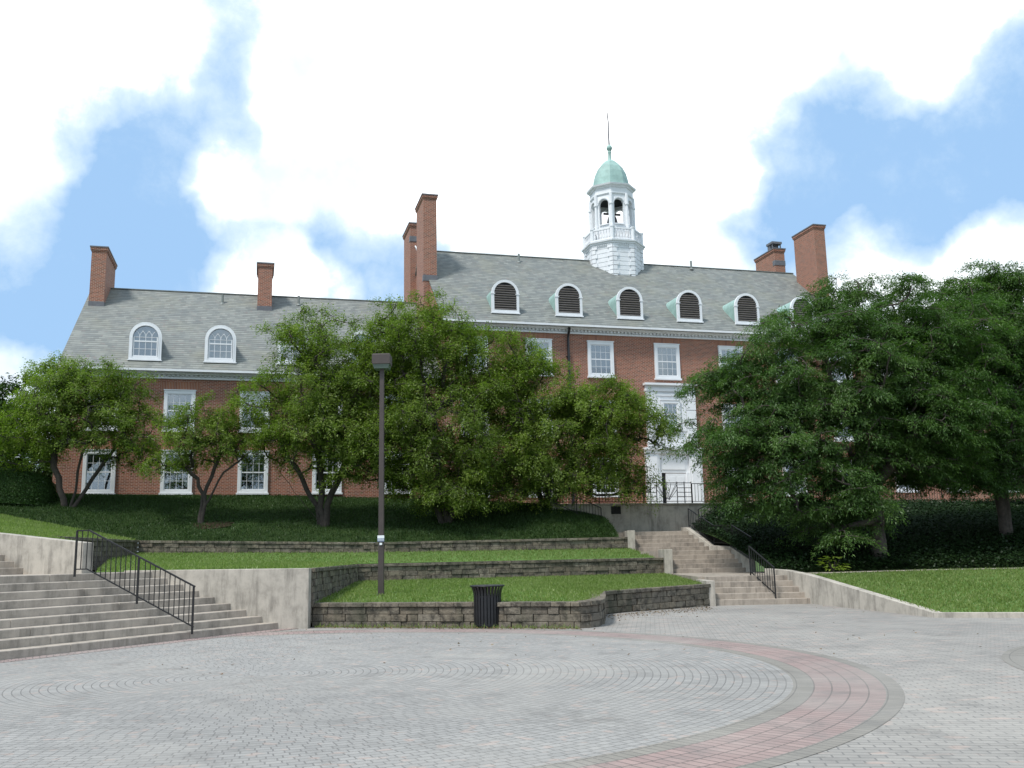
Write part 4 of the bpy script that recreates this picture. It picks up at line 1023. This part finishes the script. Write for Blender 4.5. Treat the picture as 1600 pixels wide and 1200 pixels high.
# ------------------------------------------------------------------ trees
def tree(name, label, base, stems, lobes, pads, per, pr, pt, leaf, lw, mat, bark, seed, droop=.25, tilt=.5, tr=.14, flat=1.0, group=None, shell=.42):
    rg = np.random.default_rng(seed); rd = random.Random(seed)
    root = empty(name, base); tag(root, label, 'tree', group)
    pos = [np.zeros(3)]; par = [-1]; chains = []
    for st in stems:
        ch = [0]; prev = np.zeros(3)
        ctrl = [np.zeros(3)] + [np.array(p, float) for p in st]
        for a, b in zip(ctrl, ctrl[1:]):
            for q in (.33, .67, 1.0):
                p = a + (b - a) * q + rg.normal(0, .045, 3) * (1 if q < 1 else .3); pos.append(p); par.append(ch[-1]); ch.append(len(pos) - 1)
        chains.append(ch)
    vol = np.array([l[3] * l[4] * l[5] for l in lobes]) ** .8; vol /= vol.sum()
    cs = []
    while len(cs) < pads:
        l = lobes[rg.choice(len(lobes), p=vol)]; d = rg.normal(0, 1, 3); d /= np.linalg.norm(d)
        c = np.array(l[:3]) + d * np.array(l[3:6]) * rg.uniform(0.02, 1) ** shell * (rg.uniform(1.1, 1.3) if rg.uniform() < .09 else 1)
        if cs and len(cs) > 3:
            dd = np.min(np.linalg.norm((np.array(cs) - c) / np.array([1, 1, .55]), axis=1))
            if dd < pr * .42 and rg.uniform() < .8: continue
        cs.append(c)
    fork = np.array(stems[0][0]) * .8
    cs.sort(key=lambda c: np.linalg.norm(c - fork))
    for c in cs:
        Pn = np.array(pos); d = np.linalg.norm(Pn - c, axis=1); up_ = (Pn[:, 2] > c[2] + .3) * .8
        hgt = (Pn[:, 2] < min(s[0][2] for s in stems) * .75) * 30.0
        outw = np.maximum(0, np.linalg.norm(Pn[:, :2], axis=1) - np.linalg.norm(c[:2])) * .6
        k = int(np.argmin(d + up_ + hgt + outw)); a = Pn[k]
        pd_ = a - (pos[par[k]] if par[k] >= 0 else np.array([0, 0, -1.])); pd_ = pd_ / (np.linalg.norm(pd_) + 1e-6); ln = np.linalg.norm(c - a)
        ctrl = a + pd_ * ln * .35 + np.array([0, 0, ln * .08]); ch = [k]; n = 5 if ln > 1.2 else 3
        for q in range(1, n + 1):
            t = q / n; p = (1 - t) ** 2 * a + 2 * t * (1 - t) * ctrl + t * t * c + (rg.normal(0, .04, 3) if q < n else 0)
            pos.append(p); par.append(ch[-1]); ch.append(len(pos) - 1)
        chains.append(ch)
    cnt = np.zeros(len(pos))
    tips = {ch[-1] for ch in chains}
    for t in tips:
        k = t
        while k >= 0: cnt[k] += 1; k = par[k]
    rad = np.minimum(.013 * np.maximum(cnt, 1) ** .52, tr)
    zz = np.array([p[2] for p in pos]); rad = rad * (1 + .35 * np.exp(-np.maximum(zz, 0) / .25) * (cnt > 8))
    tm = MB()
    for i, ch in enumerate(chains):
        pts = [pos[k] for k in ch]; rr = [rad[k] for k in ch]
        if i >= len(stems): rr[0] = min(rr[0], rr[1] * 1.25)
        else: pts[0] = pts[0] + np.array([pts[1][0] * .4, pts[1][1] * .4, -.25]); rr[0] = rr[1] * 1.35
        tm.tube(pts, rr, 8 if rr[0] > .06 else 5, cap=False)
    # leaf sprays
    Ps, Ds, Ns, Ts = [], [], [], []
    cen = np.average(np.array([l[:3] for l in lobes]), axis=0, weights=vol)
    for c in cs:
        R_ = pr * rg.uniform(.65, 1.3); n = int(per * (R_ / pr) ** 2)
        ow = (c - cen); ow /= (np.linalg.norm(ow) + 1e-6); nr = np.array([0, 0, 1.0]) + ow * tilt; nr /= np.linalg.norm(nr)
        ax = np.cross(nr, [0.3, 1, 0]); ax /= np.linalg.norm(ax); ay = np.cross(nr, ax)
        # twigs radiate from the pad centre; leaves sit along the twigs
        nt_ = rg.integers(7, 12); ang0 = rg.uniform(0, 6.28, nt_); tl = R_ * rg.uniform(.6, 1.25, nt_); tz = rg.normal(0, pt * .6, nt_)
        ti = rg.integers(0, nt_, n); f = rg.uniform(.08, 1, n) ** .7
        an = ang0[ti] + rg.normal(0, .16, n); rho = tl[ti] * f
        wob = rg.normal(0, pt * .45, n)
        p = c + ax * (rho * np.cos(an))[:, None] + ay * (rho * np.sin(an))[:, None] + nr * (tz[ti] * f + wob)[:, None]
        p[:, 2] -= droop * (rho / R_) ** 2 * R_ * .55
        dirv_ = ax * np.cos(an)[:, None] + ay * np.sin(an)[:, None] + rg.normal(0, .55, (n, 3)); dirv_[:, 2] -= droop * 1.1 * (rho / R_)
        Ps.append(p); Ds.append(dirv_); Ns.append(nr + rg.normal(0, .42 * flat, (n, 3))); Ts.append(np.clip(rg.beta(2.0, 2.4, n) * .7 + rg.uniform(-.08, .38), 0, 1))
        for j in range(min(nt_, 5)):
            e = c + ax * tl[j] * .8 * math.cos(ang0[j]) + ay * tl[j] * .8 * math.sin(ang0[j]) + nr * tz[j] * .8; e[2] -= droop * R_ * .3
            m_ = (c + e) / 2 + np.array([0, 0, .05]); tm.tube([c, m_, e], [.011, .008, .004], 3, cap=False)
    tm.build('trunk', bark, root, smooth=True)
    P_ = np.concatenate(Ps); n = len(P_); l = leaf * rg.uniform(.5, 1.4, n)
    leaf_mesh('crown', P_, np.concatenate(Ds), np.concatenate(Ns), l, l * lw * rg.uniform(.8, 1.2, n), np.concatenate(Ts), mat, root)
    return root

LA_, LB_, BK1, BK2 = M['leafA'], M['leafB'], M['bark'], M['bark2']
tree('multi_stem_tree', 'leafy multi-stemmed tree at the far left by the clipped hedge', (-19.9, 42.6, 3.72),
     [[(-.35, 0, 1.2), (-.75, .1, 2.6), (-1.2, .2, 3.9)], [(.35, 0, 1.1), (.55, -.2, 2.3), (1.0, -.3, 3.6)], [(.75, .2, 1.2), (1.5, .3, 2.5), (2.2, .2, 3.4)]],
     [(.1, 0, 4.7, 3.2, 2.6, 2.0), (-2.0, .2, 3.6, 2.0, 1.8, 1.5), (2.4, 0, 3.7, 2.0, 1.7, 1.5), (1.4, 0, 5.6, 1.7, 1.4, 1.2), (-.6, 0, 6.3, 1.9, 1.6, 1.0)], 280, 340, .60, .27, .10, .42, LA_, BK1, 21)
tree('multi_stem_tree', 'smallest tree with a thin forked trunk between the left windows', (-13.55, 41.6, 3.1),
     [[(0, 0, 1.4), (-.5, 0, 2.3), (-1.1, .1, 3.2)], [(.08, 0, 1.4), (.45, .1, 2.5), (.7, 0, 3.6)], [(.35, 0, 1.2), (.9, -.1, 2.3), (1.7, 0, 2.9)]],
     [(-.1, 0, 4.1, 1.9, 1.5, 1.5), (-1.5, 0, 3.3, 1.5, 1.1, 1.0), (1.2, 0, 3.3, 1.2, 1.1, .8), (.2, 0, 4.7, .9, .8, .7)], 105, 300, .48, .24, .095, .42, LA_, BK1, 22, tr=.085)
tree('multi_stem_tree', 'broad tree with dark spreading stems left of the lamp post', (-8.35, 42.0, 3.05),
     [[(-.1, 0, 1.3), (-.2, 0, 2.8), (-.6, 0, 4.4), (-.5, 0, 6.5)], [(.35, 0, 1.4), (.95, .1, 2.9), (1.5, 0, 4.5)], [(-.6, .2, 1.3), (-1.3, .3, 2.6), (-2.2, .3, 3.9)], [(-1.0, -.2, 1.2), (-1.8, -.2, 2.2)]],
     [(-.6, 0, 6.0, 2.9, 2.4, 2.2), (-1.9, 0, 3.9, 2.2, 2.0, 1.5), (1.2, 0, 4.2, 2.2, 2.0, 1.7), (-.9, 0, 8.4, 1.8, 1.4, 1.4), (2.4, -.4, 5.4, 2.0, 1.8, 2.4), (1.0, -.3, 7.6, 2.0, 1.6, 1.6), (.4, -.6, 4.2, 2.6, 1.8, 1.6), (2.9, 0, 7.2, 1.6, 1.3, 1.4), (2.5, -.5, 2.7, 1.9, 1.4, 1.2), (.2, -.6, 2.5, 1.6, 1.2, .7), (-2.6, 0, 5.6, 1.6, 1.4, 1.4)], 490, 340, .64, .29, .10, .42, LA_, BK1, 23)
tree('multi_stem_tree', 'tallest rounded leafy tree directly behind the lamp post', (-3.0, 42.0, 2.72),
     [[(-.1, 0, 1.6), (-.5, .1, 3.6), (-1.0, 0, 6.0), (-1.2, 0, 8.2)], [(.4, 0, 1.5), (1.0, -.2, 3.2), (1.6, -.1, 5.2)], [(-.6, -.1, 1.5), (-1.6, -.1, 3.2), (-2.4, 0, 5.0)]],
     [(-1.0, 0, 8.2, 2.9, 2.5, 2.5), (.2, -.3, 4.4, 4.0, 2.8, 2.6), (2.3, -.4, 2.8, 2.2, 2.0, 1.7), (-.6, -.4, 2.6, 2.2, 2.0, 1.5), (1.9, 0, 7.2, 2.4, 2.0, 2.0), (.8, -.8, 1.7, 2.8, 1.8, 1.0), (-2.4, -.5, 4.0, 2.0, 1.8, 2.2)], 620, 350, .66, .30, .10, .42, LA_, BK1, 24)
tree('multi_stem_tree', 'wide leafy tree beside the terrace with boughs crossing the doorway', (1.55, 42.0, 3.0),
     [[(0, 0, 1.5), (-.3, .1, 3.4), (-.6, 0, 5.6)], [(.4, 0, 1.5), (1.3, -.1, 3.0), (2.4, -.1, 4.4)], [(-.5, 0, 1.4), (-1.2, 0, 2.9)]],
     [(-1.0, 0, 5.3, 2.5, 2.2, 2.0), (.8, -.2, 4.0, 3.2, 2.4, 2.2), (2.2, -.1, 5.2, 2.0, 1.6, 1.1), (-1.6, -.2, 5.8, 1.6, 1.5, 1.6), (3.5, -.2, 4.2, 2.4, 1.5, .9), (4.9, -.3, 3.7, 1.6, 1.0, .6), (2.8, -.3, 2.6, 1.8, 1.3, 1.5), (3.5, -.5, 1.7, 1.5, 1.2, .9), (1.0, -.9, 1.4, 2.5, 1.2, .8), (2.9, -.1, 5.3, 1.6, 1.3, 1.0), (.6, -.2, 2.1, 2.2, 1.9, 1.0), (1.6, 0, 4.9, 1.8, 1.6, 1.0), (.2, 0, 6.9, .9, .7, .5), (-1.4, -.6, 2.4, 2.2, 1.6, 1.6)], 500, 340, .64, .29, .10, .42, LA_, BK1, 25)
tree('spreading_tree', 'large dark spreading tree with layered boughs on the right bank', (12.9, 34.3, .80),
     [[(-.15, 0, 1.8), (-.2, 0, 3.4), (-.5, 0, 5.2), (-.7, 0, 7.2)], [(.0, .1, 2.9), (1.2, .2, 4.6), (2.3, .2, 6.2)], [(-.3, -.1, 2.9), (-1.6, -.1, 4.4), (-2.9, 0, 5.6)]],
     [(-.9, 0, 7.4, 3.9, 3.2, 2.1), (-4.0, -.1, 5.4, 2.4, 2.0, 1.9), (-3.8, -.1, 6.7, 2.1, 2.0, 1.2), (-4.8, -.1, 7.0, 1.5, 1.5, .9), (-1.7, 0, 8.7, 2.1, 2.0, 1.2), (-2.2, -.6, 5.4, 2.2, 1.6, 1.6), (-4.4, -.6, 4.6, 2.2, 1.5, 1.2), (-3.0, -.4, 3.3, 3.0, 2.4, 1.6), (-5.2, -.2, 4.0, 1.4, 1.2, 1.0), (1.4, -.8, 5.6, 2.6, 1.6, 2.0), (2.0, 0, 5.2, 2.8, 2.6, 2.2), (1.8, 0, 4.3, 2.4, 2.0, 1.1), (-1.6, -.8, 1.9, 1.6, 1.4, .8), (.5, 0, 9.8, 2.4, 1.8, 1.1), (3.0, 0, 8.3, 2.2, 2.0, 1.6), (-1.7, -.9, 2.8, 1.9, 1.4, 1.1), (-1.9, -1.2, 1.0, 1.0, .9, .6)],
     860, 540, .86, .17, .11, .27, LB_, BK2, 26, droop=.6, tilt=.25, tr=.21)
tree('spreading_tree', 'tall dark tree cut by the right edge of the picture', (18.6, 36.6, 1.9),
     [[(0, 0, 2.2), (.1, 0, 4.4), (-.2, 0, 7.0)], [(.3, 0, 2.6), (1.4, 0, 4.6), (2.4, 0, 6.6)], [(-.3, 0, 2.6), (-1.4, 0, 4.8), (-2.2, 0, 6.4)]],
     [(-.2, 0, 8.0, 3.0, 2.6, 2.2), (-1.8, -.2, 5.2, 2.6, 2.2, 2.2), (1.8, 0, 5.6, 2.8, 2.4, 2.4), (.6, 0, 9.2, 2.2, 1.8, 1.2), (-.5, -.4, 2.9, 2.8, 2.2, 1.2), (.4, 0, 9.9, 1.8, 1.6, .9), (-2.6, -.4, 3.6, 2.0, 1.8, 1.4), (-3.6, -.5, 2.7, 1.8, 1.4, .8), (.6, -.6, 2.3, 2.8, 1.8, .8)],
     560, 460, .88, .16, .12, .27, LB_, BK2, 27, droop=.6, tilt=.25, tr=.19)
tree('background_tree', 'dark bushy tree behind the clipped hedge at the left edge', (-26.5, 49.5, 5.0),
     [[(0, 0, 1.6), (.2, 0, 3.2), (0, 0, 4.6)], [(.5, 0, 1.6), (1.4, 0, 3.0)]],
     [(0, 0, 3.6, 3.2, 2.4, 2.8), (2.6, 0, 2.4, 1.8, 1.6, 2.0), (-2.6, 0, 4.0, 2.2, 2, 2.4), (0, 0, 1.5, 3.6, 2, 1.6), (4.0, 0, 1.7, 2.0, 1.6, 1.7), (-4, 0, 2, 2, 1.6, 2)], 190, 330, .85, .25, .18, .5, M['leafD'], BK1, 28)
tree('background_tree', 'dark tree standing far right behind the spreading trees', (24.5, 44.5, 3.7),
     [[(0, 0, 1.8), (.2, 0, 3.8), (0, 0, 5.6)], [(.5, 0, 1.8), (1.6, 0, 3.6)]],
     [(0, 0, 5.2, 3.2, 2.4, 2.8), (-1.6, 0, 3.0, 2.0, 1.8, 1.8), (2.6, 0, 4.4, 2.4, 2, 2.6)], 100, 260, .95, .2, .2, .4, M['leafB'], BK1, 29)

# clipped hedge
def hedge(name, label, c, sz, n, mat, leaf, slope=0.0, seed=5):
    rg = np.random.default_rng(seed); root = empty(name, c); tag(root, label, 'hedge')
    d = rg.normal(0, 1, (n, 3)); d[:, 2] = np.abs(d[:, 2]) * 1.1 - .25
    d /= (np.sum(np.abs(d) ** 4, axis=1, keepdims=True) ** .25)
    d[:, 2] = np.maximum(d[:, 2], 0)
    p = d * np.array(sz) * rg.uniform(.955, 1.01, (n, 1)); p[:, 2] += slope * p[:, 0]
    D = rg.normal(0, 1, (n, 3)) + d * .5; Nn = d + rg.normal(0, .35, (n, 3)); l = leaf * rg.uniform(.6, 1.3, n)
    leaf_mesh('foliage', p, D, Nn, l, l * .55, rg.beta(2, 2.4, n), mat, root)
    mb = MB(); vs = []; fs = []; nu, nv = 28, 8
    for i in range(nv + 1):
        for j in range(nu):
            e = math.pi / 2 * i / nv; a = 2 * math.pi * j / nu; q = Vector((math.cos(a) * math.cos(e), math.sin(a) * math.cos(e), math.sin(e)))
            s = (abs(q.x) ** 4 + abs(q.y) ** 4 + abs(q.z) ** 4) ** -.25 * .92; vs.append((q.x * s * sz[0], q.y * s * sz[1], q.z * s * sz[2] - .05 + slope * q.x * s * sz[0]))
    for i in range(nv):
        for j in range(nu): fs.append((i * nu + j, i * nu + (j + 1) % nu, (i + 1) * nu + (j + 1) % nu, (i + 1) * nu + j))
    mb.add(vs, fs); mb.build('core', M['bank'], root, smooth=True)
hedge('clipped_hedge', 'dense clipped evergreen hedge at the left edge of the picture', (-23.9, 43.0, 4.45), (3.1, 1.2, 1.5), 60000, M['hedge'], .06, -.07)

# mulch rings, plants, weeds and litter
def mulch(x, y, r, z):
    mb = MB(); n = 40; rd = random.Random(int(x * 10)); vs = [(0, 0, .12)]
    for i in range(n):
        a = 2 * math.pi * i / n; q = r * rd.uniform(.85, 1.1); vs.append((q * math.cos(a), q * .6 * math.sin(a), .05 + .29 * q * .6 * math.sin(a)))
    mb.add(vs, [(0, 1 + i, 1 + (i + 1) % n) for i in range(n)]); o = mb.build('mulch', M['mulch'], smooth=True); o.location = (x, y, z); tag(o, kind='structure')
mulch(-19.6, 42.5, 2.3, 3.72); mulch(-13.4, 41.5, 1.2, 3.12)
n = 700; s = rng.uniform(0, 1, n)
P = np.stack([-4.8 + 6.2 * s, 23.50 - 2.05 * s - np.abs(rng.normal(0, .10, n)) - .05, np.zeros(n)], 1)
D = np.stack([rng.normal(0, .6, n), rng.normal(-.3, .5, n), np.ones(n)], 1); l = rng.uniform(.04, .16, n)
tag(leaf_mesh('weeds', P, D, rng.normal(0, 1, (n, 3)), l, np.full(n, .014), rng.uniform(.3, 1, n), M['grassb']), 'thin weeds along the foot of the lowest stone wall', 'weeds', kind='stuff')
n = 1500; k = rng.uniform(0, 1, n); sel = rng.uniform(0, 1, n)
ax = np.where(sel < .40, -4.8 + 6.2 * k, np.where(sel < .85, 2.3 + 3.3 * k, rng.uniform(-6, 9, n))); ay = np.where(sel < .40, 23.45 - 2.05 * k - np.abs(rng.normal(0, .14, n)) - .06, np.where(sel < .85, 25.9 + 2.9 * k - np.abs(rng.normal(0, .8, n)) - .2, rng.uniform(14, 28, n)))
P = np.stack([ax, ay, rng.uniform(.012, .03, n)], 1); D = rng.normal(0, 1, (n, 3)); D[:, 2] *= .25; Nn = rng.normal(0, .3, (n, 3)); Nn[:, 2] += 1; l = rng.uniform(.02, .06, n)
ok = ~((ay > 22.0) & (ax < 1.9) & (ax > -4.9) & (ay > 23.5 - .33 * (ax + 4.9)))
tag(leaf_mesh('leaf_litter', P[ok], D[ok], Nn[ok], l[ok], l[ok] * .7, rng.uniform(0, 1, ok.sum()), M['litter']), 'dry fallen leaves scattered along the wall foot and on the plaza', 'leaf litter', kind='stuff')
n = 90; root = empty('young_plant', (10.6, 32.5, .86)); a = rng.uniform(0, 6.28, n); h = rng.uniform(.05, .5, n); r = rng.uniform(.1, .6, n) * (1 - h)
P = np.stack([r * np.cos(a), r * np.sin(a) * .6, h], 1); D = np.stack([np.cos(a), np.sin(a), rng.normal(0, .3, n)], 1); l = rng.uniform(.12, .24, n)
leaf_mesh('foliage', P, D, np.tile([0, 0, 1.], (n, 1)) + rng.normal(0, .3, (n, 3)), l, l * .35, rng.uniform(.4, 1, n), LA_, root)
mb = MB()
for q in range(7): mb.tube([(0, 0, 0), (.25 * math.cos(q), .15 * math.sin(q), .4)], [.012, .005], 4)
mb.build('stem', BK1, root); tag(root, 'light green seedling at the edge of the right lawn', 'plant')
